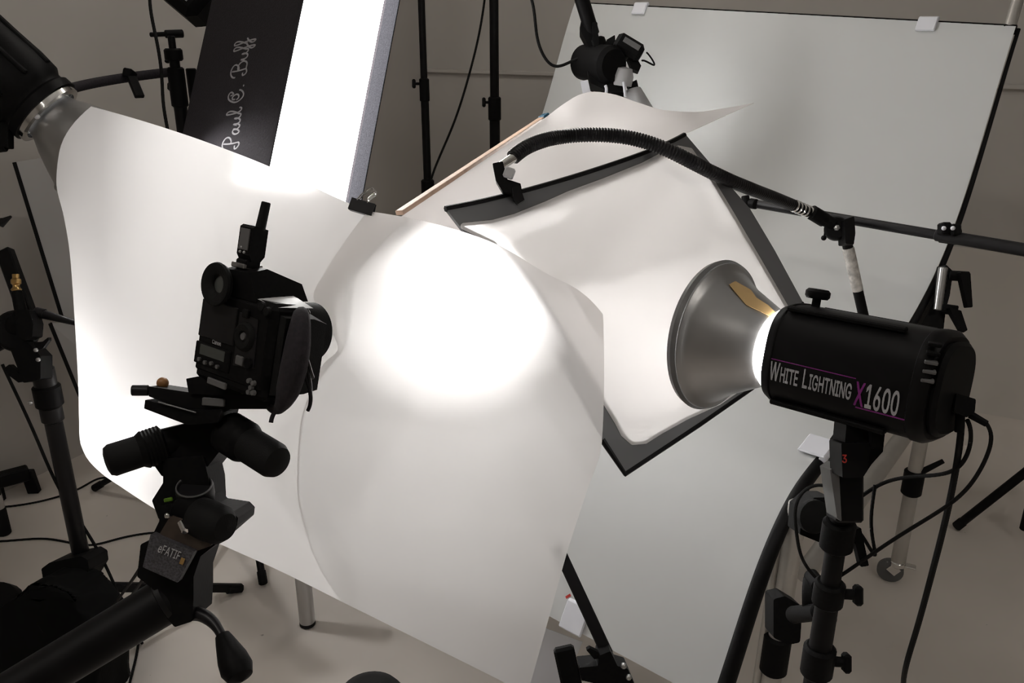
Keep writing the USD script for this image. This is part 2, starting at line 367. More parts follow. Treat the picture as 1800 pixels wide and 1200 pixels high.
def clip(u0, v0, rot, w, h, p, X, Y, Z, label, side_dark=True):
    """a white plastic spring clip: a plate, a hinge barrel and a short lever"""
    fr = Fr(p, X, Y, Z); t = Thing('sheet_clip', label, 'clip', 'white clips round the shooting table')
    t.add('jaw', fbox(fr, (0, 0, .006), (w, h, .008), .003), 'white', smooth=False); t.add('jaw', fbox(fr, (0, h * .1, -.012), (w, h * .8, .008), .003), 'white', smooth=False)
    t.add('hinge', rod(fr.p(-w / 2, h * .42, -.003), fr.p(w / 2, h * .42, -.003), .010), 'white'); t.done()
tn = N(np.cross(TB, ed[-1] - ed[-3])); tn = tn if tn @ FW < 0 else -tn; tu = N(ed[-1] - ed[-3])
def topx(u):  # point of the back top edge at picture column u
    s = np.linspace(0, WID, 400); q = ed[-1] + (RAISE[-1] / WID - TB) * s[:, None]; r = q - CAM
    return q[np.argmin(abs(r @ RT / (r @ FW) * FPX + 900 - u))]
clip(0, 0, 0, .062, .05, topx(1632) - tu * .012, TB, tu, tn, 'white plastic clip on the back top edge of the shooting table, near the right corner')
clip(0, 0, 0, .062, .05, topx(1126) - tu * .012, TB, tu, tn, 'white plastic clip on the back top edge of the shooting table, above the hanging strobe')
i4 = 4 * 6; e4 = ed[i4]; t4 = N(ed[i4 + 1] - ed[i4 - 1]); n4 = N(np.cross(t4, TB)); n4 = n4 if n4[2] > 0 else -n4
clip(0, 0, 0, .075, .07, e4 - TB * .012 + n4 * .004, t4, TB, n4, 'white plastic clip on the right edge of the shooting table, beside the strobe stand')
def lipx(u):
    s = np.linspace(0, WID, 400); q = ed[0] - TB * s[:, None]; r = q - CAM
    return q[np.argmin(abs(r @ RT / (r @ FW) * FPX + 900 - u))]
lt = N(ed[1] - ed[0]); ln = N(np.cross(TB, lt)); ln = ln if ln @ FW < 0 else -ln
clip(0, 0, 0, .07, .075, lipx(1004) + lt * .028, TB, lt, ln, 'bluish white clip on the front lip of the shooting table, beside the lower clamp bar')
one('tag_mark', 'tiny red paper flag stuck beside the front lip clip', 'tag', fbox(Fr(lipx(985) + lt * .07 + ln * .003, TB, lt, ln).rz(50), (0, 0, 0), (.016, .007, .001), .0003), 'red', smooth=False)

hp = [P(938, 1096, 2.42), P(1024, 1128, 2.38), P(996, 1160, 2.40), P(978, 1235, 2.42), P(890, 1235, 2.46)]
one('paper_strip', 'pale bluish paper hanging under the front lip of the shooting table', 'paper', trimesh.convex.convex_hull(np.array(hp + [q + FW * .002 for q in hp])), 'white', smooth=False)

# ---- diffusion sheets
D = depth_field([(150, 183, 2.02), (104, 265, 2.05), (100, 330, 2.07), (130, 560, 2.12), (141, 770, 2.16), (200, 845, 2.10), (330, 928, 1.92), (500, 1008, 1.71), (600, 1058, 1.63), (750, 1130, 1.54),
                 (900, 1203, 1.46), (640, 368, 1.60), (720, 383, 1.55), (470, 290, 1.74), (300, 228, 1.88), (592, 590, 1.37), (830, 520, 1.40), (960, 480, 1.45), (1060, 550, 1.49), (1060, 770, 1.465), (800, 402, 1.46),
                 (1000, 960, 1.46), (930, 1200, 1.44), (760, 800, 1.43), (420, 800, 1.72), (380, 600, 1.72), (250, 500, 1.9), (250, 750, 1.98)], .002)
shA = coons([(160, 187), (300, 228), (470, 291), (600, 351), (640, 368), (720, 384)], [(205, 850), (330, 928), (500, 1007), (604, 1059)],
            [(160, 187), (104, 268), (99, 320), (112, 380), (122, 440), (131, 560), (138, 690), (140, 770), (150, 800), (172, 826), (205, 850)], [(720, 384), (660, 440), (606, 520), (604, 600), (576, 640), (548, 690), (529, 750), (524, 850), (547, 960), (604, 1059)], 60, 60, on_field(D, .002))
one('diffusion_sheet', 'translucent white diffusion sheet on the left, bright patch low at its left', 'diffusion sheet', shA, 'film_left', smooth=True)
def lift(q):
    q = np.asarray(q); return -.002 - .05 * np.exp(-(((q[:, 0] - 570) / 100) ** 2 + ((q[:, 1] - 470) / 130) ** 2))
shB = coons([(646, 371), (720, 383), (800, 403), (870, 428), (960, 480), (1020, 512), (1060, 552)], [(602, 1058), (750, 1131), (900, 1206), (927, 1220)],
            [(646, 371), (600, 433), (570, 480), (551, 520), (572, 565), (594, 612), (568, 640), (545, 690), (527, 750), (522, 850), (545, 960), (602, 1058)], [(1060, 552), (1062, 660), (1058, 778), (1030, 868), (1000, 960), (965, 1085), (927, 1220)], 70, 90, on_field(D, lift))
one('diffusion_sheet', 'translucent white diffusion sheet at the centre with a huge round glow', 'diffusion sheet', shB, 'film', smooth=True)

# binder clip that joins the two sheets at the top
fr = facing(636, 368, 1.575, -16); t = Thing('binder_clip', 'black steel binder clip with chrome wire handles on the top edge of the diffusion sheets', 'clip')
w = .045
t.add('body', cat(fr.put(trimesh.convex.convex_hull(np.array([(x * w / 2, y, z) for x in (-1, 1) for y, z in ((-.006, .012), (.016, .004), (.016, .006), (-.006, .0135))]))),
                  fr.put(trimesh.convex.convex_hull(np.array([(x * w / 2, y, z) for x in (-1, 1) for y, z in ((-.006, -.012), (.016, -.004), (.016, -.006), (-.006, -.0135))]))), fbox(fr, (0, -.006, 0), (w, .003, .026), .001)), 'satin', smooth=False)
for s in (1, -1):
    z = .006 * s
    t.add('wire_handle', tube([fr.p(-.012, .014, z), fr.p(-.006, .026, z * 1.3), fr.p(-.002 + .004, .036, z * 1.6), fr.p(.010, .042, z * 1.7), fr.p(.015, .036, z * 1.6), fr.p(.010, .026, z * 1.3), fr.p(.008, .014, z)], .0014, 8), 'chrome')
t.done()

# ---- scrim panel: dark framed board with white diffusion paper
pB, pL, pR = P(1100, 832, 1.58), P(784, 365, 1.53), P(1412, 532, 1.92)
pn = N(np.cross(pL - pB, pR - pB)); pn = pn if pn @ FW < 0 else -pn
def onp(u, v, off=0.0):
    r = FW + (u - 900) / FPX * RT - (v - 600) / FPX * UP
    return CAM + r * (((pB - CAM) @ pn) / (r @ pn)) + pn * off
def plate(px, off, th):
    pg = Polygon([(a, -b) for a, b in px]).simplify(.2); m = trimesh.creation.extrude_polygon(pg, 1.0, engine='earcut')
    return tm([onp(x, -y, off + (z - 1) * th) for x, y, z in m.vertices], m.faces)
outer = [(784, 366), (930, 333), (1060, 294), (1150, 262), (1205, 236), (1258, 298), (1318, 366), (1362, 440), (1412, 532), (1325, 680), (1230, 746), (1100, 832), (1060, 772), (963, 612), (870, 478)]
inner = [(815, 398), (865, 393), (905, 382), (960, 360), (1000, 342), (1060, 320), (1130, 292), (1172, 270), (1192, 262), (1212, 266), (1245, 312), (1285, 378), (1330, 455), (1382, 545), (1318, 668), (1262, 706), (1205, 732), (1160, 757), (1133, 774), (1112, 776), (1096, 762), (1086, 742), (1052, 686), (990, 590), (930, 498), (870, 424)]
t = Thing('scrim_panel', 'white diffusion panel in a dark grey frame, standing on its corner before the strobe reflector', 'diffusion panel')
ring = Polygon([(a, -b) for a, b in outer], [[(a, -b) for a, b in inner]]); mr = trimesh.creation.extrude_polygon(ring, 1.0, engine='earcut')
t.add('frame', tm([onp(x, -y, (z - 1) * .007) for x, y, z in mr.vertices], mr.faces), 'dgrey', smooth=False)
pg = Polygon([(a, -b) for a, b in inner]).buffer(6); mi = trimesh.creation.triangulate_polygon(pg, engine='earcut')
t.add('diffusion_paper', tm([onp(x, -y, .0012) for x, y in mi[0]], mi[1]), 'scrim', smooth=False)
t.add('edge_tape', tube([onp(a, b, -.003) for a, b in outer[:5]], .0058, 6, 6), 'paint'); t.add('edge_tape', tube([onp(a, b, -.003) for a, b in outer[8:13]], .0058, 6, smooth=False), 'paint'); t.done()

# ---- white card curling behind the panel, and the wooden batten beside it
D2 = depth_field([(705, 380, 1.74), (830, 296, 2.05), (960, 208, 2.45), (1000, 176, 2.46), (1042, 160, 2.46), (1130, 180, 2.48), (1220, 198, 2.5), (1325, 181, 2.48), (1130, 268, 2.33), (1000, 430, 2.02), (800, 450, 1.75), (950, 300, 2.14), (1040, 230, 2.42)], .001)
cd = coons([(960, 208), (998, 178), (1020, 166), (1042, 161), (1075, 165), (1120, 180), (1170, 194), (1220, 197), (1275, 190), (1325, 181)], [(706, 380), (800, 450), (900, 450), (1000, 430)], [(960, 208), (830, 296), (706, 380)], [(1325, 181), (1225, 226), (1130, 270), (1060, 350), (1000, 430)], 40, 30, on_field(D2))
one('white_card', 'large sheet of white card curling up behind the scrim panel, one corner pointing right', 'card', thick(cd, .0012), 'card', smooth=60)
fa, fb = P(702, 374, 1.76), P(952, 209, 2.50)
t = Thing('wooden_batten', 'thin pale wooden batten with a blue taped end along the edge of the white card', 'batten')
t.add('strip', bar(fa, fb, .018, .010, .001, up=UP), 'wood', smooth=False); t.add('tape_end', bar(fb, P(961, 203, 2.52), .024, .016, .002, up=UP), 'blue', smooth=False); t.done()

# ---- strip softbox
sw_, sl_ = N(W(.64, -.2, .74)), N(W(.135, .98, .1)); sl_ = N(sl_ - sw_ * (sl_ @ sw_)); sn = np.cross(sl_, sw_); sn = sn if sn @ FW < 0 else -sn
o = P(470, 292, 2.36); LW, LH = .285, 1.30
S = Fr(o - sl_ * .10, sw_, sl_, sn)
t = Thing('strip_softbox', 'tall strip softbox with glowing white front, black side with silver script lettering', 'softbox')
t.add('front_diffuser', fbox(S, (LW / 2, LH / 2, -.006), (LW - .008, LH - .008, .004), .001), 'strip', smooth=False)
bx0, bx1, by0, by1, bd = .03, LW - .06, .10, LH - .10, -.60
c0 = [S.p(0, 0, 0), S.p(LW, 0, 0), S.p(LW, LH, 0), S.p(0, LH, 0)]; c1 = [S.p(bx0, by0, bd), S.p(bx1, by0, bd), S.p(bx1, by1, bd), S.p(bx0, by1, bd)]
def quad(a, b, c, d, th=.003):
    n = N(np.cross(b - a, d - a)) * th; return trimesh.convex.convex_hull(np.array([a, b, c, d, a + n, b + n, c + n, d + n]))
for i in range(4): t.add('side_panel', quad(c0[i], c1[i], c1[(i + 1) % 4], c0[(i + 1) % 4]), 'cloth', smooth=False)
t.add('rear_panel', quad(c1[0], c1[1], c1[2], c1[3]), 'cloth', smooth=False)
t.add('front_lip', fbox(S, (LW + .002, LH / 2, .028), (.004, LH, .075), .001), 'velcro', smooth=False, label='grey fabric lip along the right of the glowing front')
t.add('front_lip', fbox(S, (-.002, LH / 2, .004), (.004, LH, .02), .001), 'cloth', smooth=False)
# script lettering on the left side panel: reads upwards
STROKES = {
 'P': [[(.25, 0), (.3, .5), (.42, 1.0)], [(-.05, .75), (.1, 1.0), (.5, 1.08), (.75, .85), (.6, .55), (.3, .5)], [(.25, 0), (.05, -.08), (-.1, .1), (.1, .2)]],
 'a': [[(.42, .38), (.25, .45), (.08, .2), (.15, 0), (.32, .12), (.44, .42)], [(.44, .42), (.4, .1), (.5, 0), (.66, .14)]],
 'u': [[(0, .2), (.12, .42), (.1, .1), (.22, 0), (.4, .15), (.48, .42)], [(.48, .42), (.44, .1), (.54, 0), (.7, .14)]],
 'l': [[(0, .1), (.25, .5), (.36, .95), (.26, 1.05), (.16, .7), (.14, .15), (.24, 0), (.4, .14)]],
 'C': [[(.75, .8), (.78, 1.0), (.55, 1.08), (.2, .8), (.05, .35), (.25, 0), (.55, .05), (.75, .3)], [(.75, .8), (.62, .72), (.6, .9)], [(.25, .55), (.45, .75), (.55, .5), (.35, .3), (.2, .45)]],
 '.': [[(.0, .02), (.03, .05), (.06, .02)]],
 'B': [[(.25, 0), (.3, .5), (.42, 1.0)], [(-.05, .75), (.1, 1.0), (.5, 1.1), (.78, .9), (.62, .6), (.32, .55)], [(.32, .55), (.7, .55), (.8, .25), (.55, -.02), (.25, 0), (.0, -.05), (-.12, .12), (.05, .22)]],
 'f': [[(0, .1), (.28, .55), (.42, 1.0), (.3, 1.08), (.2, .7), (.1, -.2), (-.02, -.45), (-.08, -.3), (.12, 0), (.36, .16)]]}
ADV = {'P': .72, 'a': .62, 'u': .66, 'l': .5, 'C': .9, '.': .55, 'B': .85, 'f': .36, ' ': .28}
def script(s, size, fr, r):
    x, out = 0, []
    for ch in s:
        for stq in STROKES.get(ch, []): out.append(tube([fr.p((x + a + .25 * b) * size, b * size, 0) for a, b in stq], r, 6, 8))
        x += ADV[ch]
    return cat(*out), x * size
ey = N((c1[3] - c0[3]) * .5 + (c1[0] - c0[0]) * .5); ex = N((c0[3] - c0[0])); ex = N(ex - ey * (ex @ ey)); nn = np.cross(ex, -ey)
def onside(u, v):
    n = N(np.cross(c1[0] - c0[0], c0[3] - c0[0])); r = FW + (u - 900) / FPX * RT - (v - 600) / FPX * UP
    return CAM + r * (((c0[0] - CAM) @ n) / (r @ n)) - FW * .005
a0, a1 = onside(418, 258), onside(440, 66); ex = N(a1 - a0); n_s = N(np.cross(c1[0] - c0[0], c0[3] - c0[0])); n_s = n_s if n_s @ FW < 0 else -n_s
eyy = N(np.cross(n_s, ex)); eyy = eyy if eyy @ RT < 0 else -eyy; total = sum(ADV[q] for q in 'Paul C. Buff')
size = np.linalg.norm(a1 - a0) / total
# lettering stands with its tops towards the left
lets, _ = script('Paul C. Buff', 1.0, Fr((0, 0, 0), (1, 0, 0), (0, 1, 0), (0, 0, 1)), .045)
v = np.asarray(lets.vertices); hgt = .085
lets = tm(a0 + v[:, :1] * size * ex + v[:, 1:2] * hgt * eyy + v[:, 2:] * .03 * n_s, lets.faces)
t.add('lettering', lets, 'logo', label='silver script lettering')
t.done()
t = Thing('flash_unit', 'black strobe head with a pale label, behind the strip softbox at the top', 'strobe')
f = facing(318, 2, 3.05, -40)
t.add('body', fbox(f, (0, .05, 0), (.21, .17, .16), .03), 'black', smooth=20); t.add('label_strip', fbox(f, (.0, .018, .081), (.12, .022, .002), .0005), 'lgrey', smooth=False); t.done()

# ---- left strobe with long silver reflector
ax = N(W(.68, -.66, .26)); th = P(74, 190, 2.40); bk = th - ax * .34
t = Thing('strobe', 'black strobe with a long silver reflector behind the left diffusion sheet', 'strobe')
t.add('body', cat(lathe([(0, -.34), (.10, -.34), (.112, -.32), (.116, -.1), (.112, -.05), (.100, -.035), (.100, -.02), (.108, -.012), (.108, .012), (.085, .015)], th, ax, 40)), 'black')
px_, py_ = perp(ax)
for a in range(8):
    q = (math.cos(a * .785) * px_ + math.sin(a * .785) * py_); t.add('body_rib', bar(th - ax * .32 + q * .116, th - ax * .06 + q * .114, .02, .01, .003), 'black', smooth=20)
t.add('lock_ring', lathe([(.09, .004), (.101, .006), (.101, .028), (.085, .03)], th, ax, 40), 'chrome'); t.add('lock_lever', bar(th + px_ * .10, th + px_ * .118 + ax * .05, .03, .008), 'black')
t.add('lock_light', ball(th + N(-FW * .9 - UP * .25 + RT * .1) * .092 + ax * .03, .0075), 'white')
rp = [(.072, .02), (.080, .045), (.100, .08), (.122, .13), (.138, .17), (.143, .183), (.147, .182), (.146, .175), (.142, .174)]
t.add('reflector', lathe(rp + [(.139, .180), (.134, .17), (.118, .13), (.096, .08), (.075, .045), (.066, .022)], th, ax, 64), 'spun')
t.add('flash_tube', lathe([(0, .052), (.03, .05), (.042, .04), (.042, .028), (0, .026)], th, ax, 24), 'left')
t.add('bracket', bar(th - ax * .12 - UP * .10, th - ax * .12 - UP * .20, .03, .03), 'black')
sp = th - ax * .12 - UP * .195; sq = sp + RT * -.42 - zz * .05
t.add('side_arm', rod(sp, sq, .015), 'paint'); t.add('pole', rod(vert(sq, .05), sq + zz * .06, .017), 'paint')
t.add('base', rod(vert(sq, .0), vert(sq, .05), .14), 'black')
t.done()

# ---- right strobe
ka = N(W(-.69, .20, .70)); kf = P(1383, 618, 1.45)
kup = N(UP - ka * (UP @ ka)); kside = np.cross(ka, kup); kside = kside if kside @ FW < 0 else -kside     # kside looks towards the camera
KR, KL = .086, .262
t = Thing('strobe', 'black strobe with silver cone reflector, printed in pale grey and magenta', 'strobe')
def sect(r, n=64, e=3.0): return [(np.sign(math.cos(a)) * abs(math.cos(a)) ** (2 / e) * r, np.sign(math.sin(a)) * abs(math.sin(a)) ** (2 / e) * r) for a in np.arange(n) * 2 * math.pi / n]
def loft(rings, closed=True):
    n = len(rings[0]); v = np.vstack(rings); f = []
    for i in range(len(rings) - 1):
        for j in range(n):
            a, b, c, d = i * n + j, i * n + (j + 1) % n, (i + 1) * n + (j + 1) % n, (i + 1) * n + j; f += [[a, b, c], [a, c, d]]
    v = np.vstack([v, rings[0].mean(0), rings[-1].mean(0)]); k = len(v) - 2; e = (len(rings) - 1) * n
    for j in range(n): f += [[k, (j + 1) % n, j], [k + 1, e + j, e + (j + 1) % n]]
    return tm(v, f)
def kring(r, h): return np.array([kf - ka * h + x * kside + y * kup for x, y in sect(r)])
t.add('body', loft([kring(.074, 0), kring(.080, .002), kring(KR, .014), kring(KR, .018), kring(KR - .002, .020), kring(KR - .002, .238), kring(KR, .240), kring(KR, KL - .01), kring(KR - .008, KL)]), 'paint')
for s, yy in ((1, .9), (1, -.9), (-1, .9)): t.add('body_seam', bar(kf - ka * .02 + kside * KR * .72 * s + kup * KR * yy, kf - ka * .21 + kside * KR * .72 * s + kup * KR * yy, .012, .008, .002), 'black', smooth=20)
for i in range(5): t.add('rear_vent', bar(kf - ka * (KL - .012) + kside * (.083) + kup * (.066 - i * .013), kf - ka * (KL + .004) + kside * .075 + kup * (.066 - i * .013), .010, .005, .001), 'grey' if i > 1 else 'black', smooth=False)
t.add('rear_panel', loft([kring(.070, KL), kring(.072, KL + .006), kring(.066, KL + .012)]), 'black')
kn = kf - ka * .035 + kup * (KR + .001)
t.add('knob', cat(rod(kn - kup * .01, kn + kup * .012, .007), lathe([(0, .010), (.017, .010), (.020, .014), (.020, .022), (.016, .026), (0, .026)], kn, kup, 24)), 'black')
t.add('flash_tube', lathe([(0, -.001), (.066, -.001), (.070, .004), (.070, .018), (.066, .022), (0, .022)], kf, ka, 48), 'gap', label='bare flash tube glowing white in the gap behind the reflector')
t.add('flash_dome', lathe([(0, .050), (.03, .048), (.045, .035), (.048, .026), (0, .025)], kf, ka, 32), 'key')
o1 = [(.062, .024), (.066, .026), (.080, .055), (.100, .095), (.117, .120), (.124, .127), (.131, .130), (.135, .136), (.135, .146), (.131, .151), (.127, .151)]
t.add('reflector', lathe(o1 + [(.120, .146), (.112, .118), (.096, .095), (.076, .055), (.060, .026)], kf, ka, 80), 'spun')
t.add('reflector_rim', lathe([(.126, .131), (.1345, .133), (.138, .141), (.1345, .150), (.128, .152), (.125, .146)], kf, ka, 80), 'grey')
# a leaf of masking tape on the cone
tp = []; 
for h, a0_, a1_ in ((.018, 1.02, 1.24), (.040, .98, 1.34), (.062, .93, 1.30), (.080, 1.02, 1.42), (.104, 1.12, 1.30)):
    r = np.interp(h, [x[1] for x in o1], [x[0] for x in o1]) + .0015
    tp.append([kf + ka * h + r * (math.cos(a) * kside + math.sin(a) * kup) for a in np.linspace(a0_, a1_, 5)])
tp = np.array(tp); t.add('tape_leaf', thick(tm(tp.reshape(-1, 3), sum([[[i * 5 + j, i * 5 + j + 1, i * 5 + j + 6], [i * 5 + j, i * 5 + j + 6, i * 5 + j + 5]] for i in range(4) for j in range(4)], [])), .001), 'gold', label='torn strip of tan tape on the reflector')
def wrap(mesh, x0, y0):
    """lays flat lettering (x along the body to the rear, y up) on the body's near side"""
    v = np.asarray(mesh.vertices) + [x0, y0, 0]; out = []
    for x, y, z in v:
        yy = np.clip(y / (KR - .002), -.95, .95); xx = (1 - abs(yy) ** 3.0) ** (1 / 3.0) * (KR - .002) + .0006 + z
        out.append(kf - ka * x + kup * y + kside * xx)
    return tm(out, mesh.faces)
x0 = .020; yb = -.040; slope = 0
for s, h, dx, my in (('W', .029, .43, 'print'), ('HITE', .0235, .41, 'print'), (' ', .006, 1, None), ('L', .029, .43, 'print'), ('IGHTNING', .0235, .41, 'print'), (' ', .003, 1, None), ('X', .035, .45, 'magenta'), ('1600', .035, .42, 'print')):
    if my is None: x0 += h; continue
    q = text(s, h, dx, .0005, True); b = q.bounds; q.apply_translation([-b[0][0], 0, 0])
    yo = yb + (.0 if h < .034 else -.006); t.add('lettering', wrap(q, x0, yo), my, smooth=False, label='magenta letter' if my == 'magenta' else 'pale grey lettering'); x0 += b[1][0] - b[0][0] + .0022
    if s == 'IGHTNING': xe = x0
t.add('print_line', wrap(cbox(xe - .018, .0016, .0005, .0001, c=((xe + .02) / 2, yb + .0335, 0)), 0, 0), 'magenta', smooth=False)
t.add('print_line', wrap(cbox(x0 - xe + .012, .0022, .0005, .0001, c=((x0 + xe) / 2 + .012, yb - .0095, 0)), 0, 0), 'magenta', smooth=False)
q = text('ULTRAZAP', .004, 1, .0003); 
t.add('bracket', cat(bar(kf - ka * .15 - kup * (KR - .005), kf - ka * .15 - kup * (KR + .045), .06, .055, .006, up=ka), prism([(1478, 730), (1545, 745), (1540, 790), (1520, 812), (1505, 835), (1478, 835), (1472, 800)], 1.34, .05, bev=3)), 'black', smooth=30)
t.add('tilt_lever', cat(prism([(1528, 745), (1545, 748), (1546, 788), (1532, 788)], 1.30, .014, bev=2)), 'black', smooth=30)
t.add('handle', prism([(1468, 775), (1520, 775), (1512, 825), (1504, 835), (1470, 835)], 1.33, .05, bev=3), 'paint', smooth=30)
t.add('mark', facing(1484, 806, 1.30, 0).put(text('3', .012, .8, .0006, True).apply_translation([-.004, -.006, 0])), 'red', smooth=False, label='small red numeral')
t.add('power_plug', cat(prism([(1672, 690), (1706, 700), (1704, 722), (1690, 732), (1668, 722)], 1.27, .03, bev=3), prod((1688, 725, 1.27), (1686, 760, 1.27), 8), prod((1705, 728, 1.27), (1735, 745, 1.26), 7, 6)), 'black')
t.done()

# ---- stand below the right strobe
sb = P(1492, 815, 1.37); pole = vert(sb)
def onpole(v):  # point on the vertical pole at picture row v
    lo, hi = -1., 2.
    for _ in range(50):
        m_ = (lo + hi) / 2; q = np.array([pole[0], pole[1], m_]) - CAM
        if -(q @ UP) / (q @ FW) * FPX + 600 > v: lo = m_
        else: hi = m_
    return np.array([pole[0], pole[1], lo])
t = Thing('light_stand', 'black light stand with clamp joints carrying the right strobe', 'light stand')
t.add('block', fbox(Fr(onpole(862) - zz * 0, RT, UP, -FW), (0, 0, 0), (mm(48, 1.38), mm(104, 1.38), .05), .004), 'paint', smooth=False)
t.add('side_plate', prism([(1450, 822), (1465, 812), (1470, 910), (1478, 918), (1462, 905)], 1.37, .045, bev=1), 'grey', smooth=False)
t.add('pole', rod(onpole(905), pole + zz * .10, .0165), 'paint'); t.add('pole', rod(onpole(1040), pole + zz * .08, .0195), 'paint')
for v0, v1, r in ((915, 965, .027), (1022, 1062, .026), (1135, 1185, .028)): 
    j = t.add('joint', rod(onpole(v0), onpole(v1), r, r, 20), 'black')
    if v0 > 1000: t.add('joint_knob', cat(rod(onpole((v0 + v1) / 2), onpole((v0 + v1) / 2) + RT * .045 - FW * .01, .009), fbox(Fr(onpole((v0 + v1) / 2) + RT * .045 - FW * .012, RT, UP, -FW), (0, 0, 0), (.014, .034, .02), .004)), 'black', parent=j, smooth=30)
t.add('lever', prism([(1495, 930), (1510, 925), (1524, 992), (1510, 994)], 1.42, .016, bev=2), 'black', smooth=30)
hub = pole + zz * .45
t.add('hub', rod(hub - zz * .03, hub + zz * .03, .035), 'black')
for a in (-40, 80, 200):
    e = pole + zz * .012 + .45 * np.array([math.cos(math.radians(a)), math.sin(math.radians(a)), 0]); t.add('leg', rod(hub, e, .012), 'paint')
t.done()
# clamp between stand and the table leg
t = Thing('super_clamp', 'black clamp gripping the table leg beside the right light stand', 'clamp')
t.add('jaw', prism([(1398, 888), (1420, 868), (1450, 868), (1462, 900), (1458, 945), (1435, 948), (1395, 932)], 1.62, .07, bev=4), 'black', smooth=30)
t.add('dial', lathe([(0, 0), (.028, 0), (.031, .005), (.031, .018), (.026, .022), (0, .022)], P(1424, 905, 1.58), -FW + .2 * RT, 28), 'rubber'); t.add('bolt', ball(P(1424, 925, 1.565), .007), 'steel'); t.done()
t = Thing('super_clamp', 'black clamp with a ribbed wheel low on the table leg, joined to the strobe stand', 'clamp')
t.add('arm', cat(prod((1395, 1080, 1.72), (1440, 1075, 1.58), 15), prod((1440, 1085, 1.58), (1462, 1085, 1.55), 14)), 'black')
t.add('wheel', lathe([(0, 0), (.03, 0), (.034, .006), (.034, .02), (.03, .026), (0, .026)], P(1412, 1042, 1.66), RT * .9 - FW * .4, 18), 'rubber'); t.add('jaw', prism([(1352, 1045), (1372, 1040), (1402, 1058), (1398, 1120), (1378, 1124), (1352, 1112)], 1.80, .06, bev=5), 'black', smooth=30)
t.add('rod', prod((1425, 1010, 1.66), (1440, 1030, 1.62), 13), 'black'); t.done()
# cables of the right strobe
one('power_cord', 'thick black power cord hanging from the right strobe down to the floor', 'cord', tube([P(1690, 735, 1.27), P(1684, 800, 1.30), P(1665, 900, 1.36), P(1640, 1000, 1.44), P(1610, 1110, 1.55), P(1588, 1200, 1.7), F(1580, 1290, .006), F(1500, 1330, .006)], .0052, 8), 'rubber')
one('sync_cable', 'black sync cable looping from the right strobe plug down to the stand joint', 'cable', ptube([(1733, 743, 1.26), (1742, 765, 1.26), (1735, 800, 1.27), (1700, 858, 1.29), (1640, 905, 1.33), (1560, 955, 1.38), (1470, 1016, 1.45), (1440, 1025, 1.5)], 3.4), 'rubber')
one('sync_cable', 'black cable curving from the right strobe plug past the handle behind the stand block', 'cable', ptube([(1700, 738, 1.27), (1706, 775, 1.28), (1690, 815, 1.30), (1655, 833, 1.34), (1600, 838, 1.40), (1555, 848, 1.44), (1520, 868, 1.46), (1490, 890, 1.47)], 3.6), 'rubber')
one('looped_cable', 'thin black cable dropping in a narrow loop beside the stand block', 'cable', ptube([(1538, 852, 1.44), (1533, 890, 1.44), (1533, 940, 1.44), (1538, 975, 1.44), (1530, 965, 1.44), (1505, 930, 1.44)], 3.2), 'rubber')
one('looped_cable', 'thin black cable running in a bow round the clamp on the table leg', 'cable', ptube([(1455, 855, 1.55), (1420, 858, 1.55), (1400, 885, 1.55), (1400, 935, 1.56), (1412, 985, 1.58), (1440, 1020, 1.60), (1455, 1030, 1.58)], 3.0), 'rubber')

# ---- table edge clamps at the right
t = Thing('edge_clamp', 'black clamp with two lever handles on the right edge of the shooting table', 'clamp')
t.add('body', prism([(1655, 465), (1668, 478), (1662, 520), (1655, 545), (1650, 590), (1664, 575), (1662, 595), (1622, 590), (1610, 575), (1640, 520)], 2.58, .05, bev=2), 'paint', smooth=30)
t.add('screw', prod((1658, 470, 2.53), (1648, 545, 2.53), 8, 7), 'steel')
l1 = t.add('pivot', prod((1668, 484, 2.56), (1704, 486, 2.54), 9), 'black'); t.add('lever', prism([(1684, 478), (1702, 480), (1706, 540), (1698, 541)], 2.53, .025, bev=2), 'black', parent=l1, smooth=30)
l2 = t.add('pivot', prod((1655, 542, 2.56), (1684, 546, 2.54), 9), 'black'); t.add('lever', prism([(1664, 540), (1686, 546), (1697, 580), (1689, 585)], 2.53, .025, bev=2), 'black', parent=l2, smooth=30); t.done()

# ---- boom arm with knuckle and flexible arm
t = Thing('boom_arm', 'thin black boom tube behind the strobe with a knuckle joint and a white taped post', 'boom')
ba, bb = P(1316, 356, 2.55), P(1830, 444, 1.95)
t.add('tube', rod(ba, ba + (bb - ba) * .72, .0125), 'satin'); be = ba + (bb - ba) * 1.45; t.add('tube', rod(ba + (bb - ba) * .70, be, .0155), 'satin')
t.add('support_pole', rod(vert(be, .02), be + zz * .05, .017), 'paint'); t.add('support_base', rod(vert(be), vert(be, .03), .16), 'black')
t.add('sleeve', cat(prod((1652, 410, 2.13), (1686, 415, 2.10), 16), fbox(facing(1660, 402, 2.10), (0, 0, 0), (.024, .03, .03), .004), fbox(facing(1677, 405, 2.09), (0, 0, 0), (.024, .03, .03), .004)), 'black', smooth=30)
for u in (1659, 1675): t.add('bolt', ball(P(u, 401, 2.085 if u < 1670 else 2.07), .0055), 'white')
t.add('end_fitting', cat(prod((1310, 344, 2.54), (1312, 366, 2.54), 7), prod((1318, 357, 2.54), (1330, 359, 2.52), 9)), 'black')
kc = P(1470, 402, 2.27)
t.add('knuckle', lathe([(0, -.02), (.026, -.02), (.031, -.014), (.031, .014), (.026, .02), (0, .02)], kc, -FW * .95 - RT * .3, 32), 'black'); t.add('knuckle_bolt', lathe([(0, 0), (.009, 0), (.008, .004), (0, .005)], kc + N(-FW * .95 - RT * .3) * .02, -FW * .95 - RT * .3, 6), 'steel')
t.add('clamp_block', prism([(1478, 388), (1495, 382), (1497, 412), (1494, 432), (1480, 430)], 2.25, .05, bev=2), 'black', smooth=30)
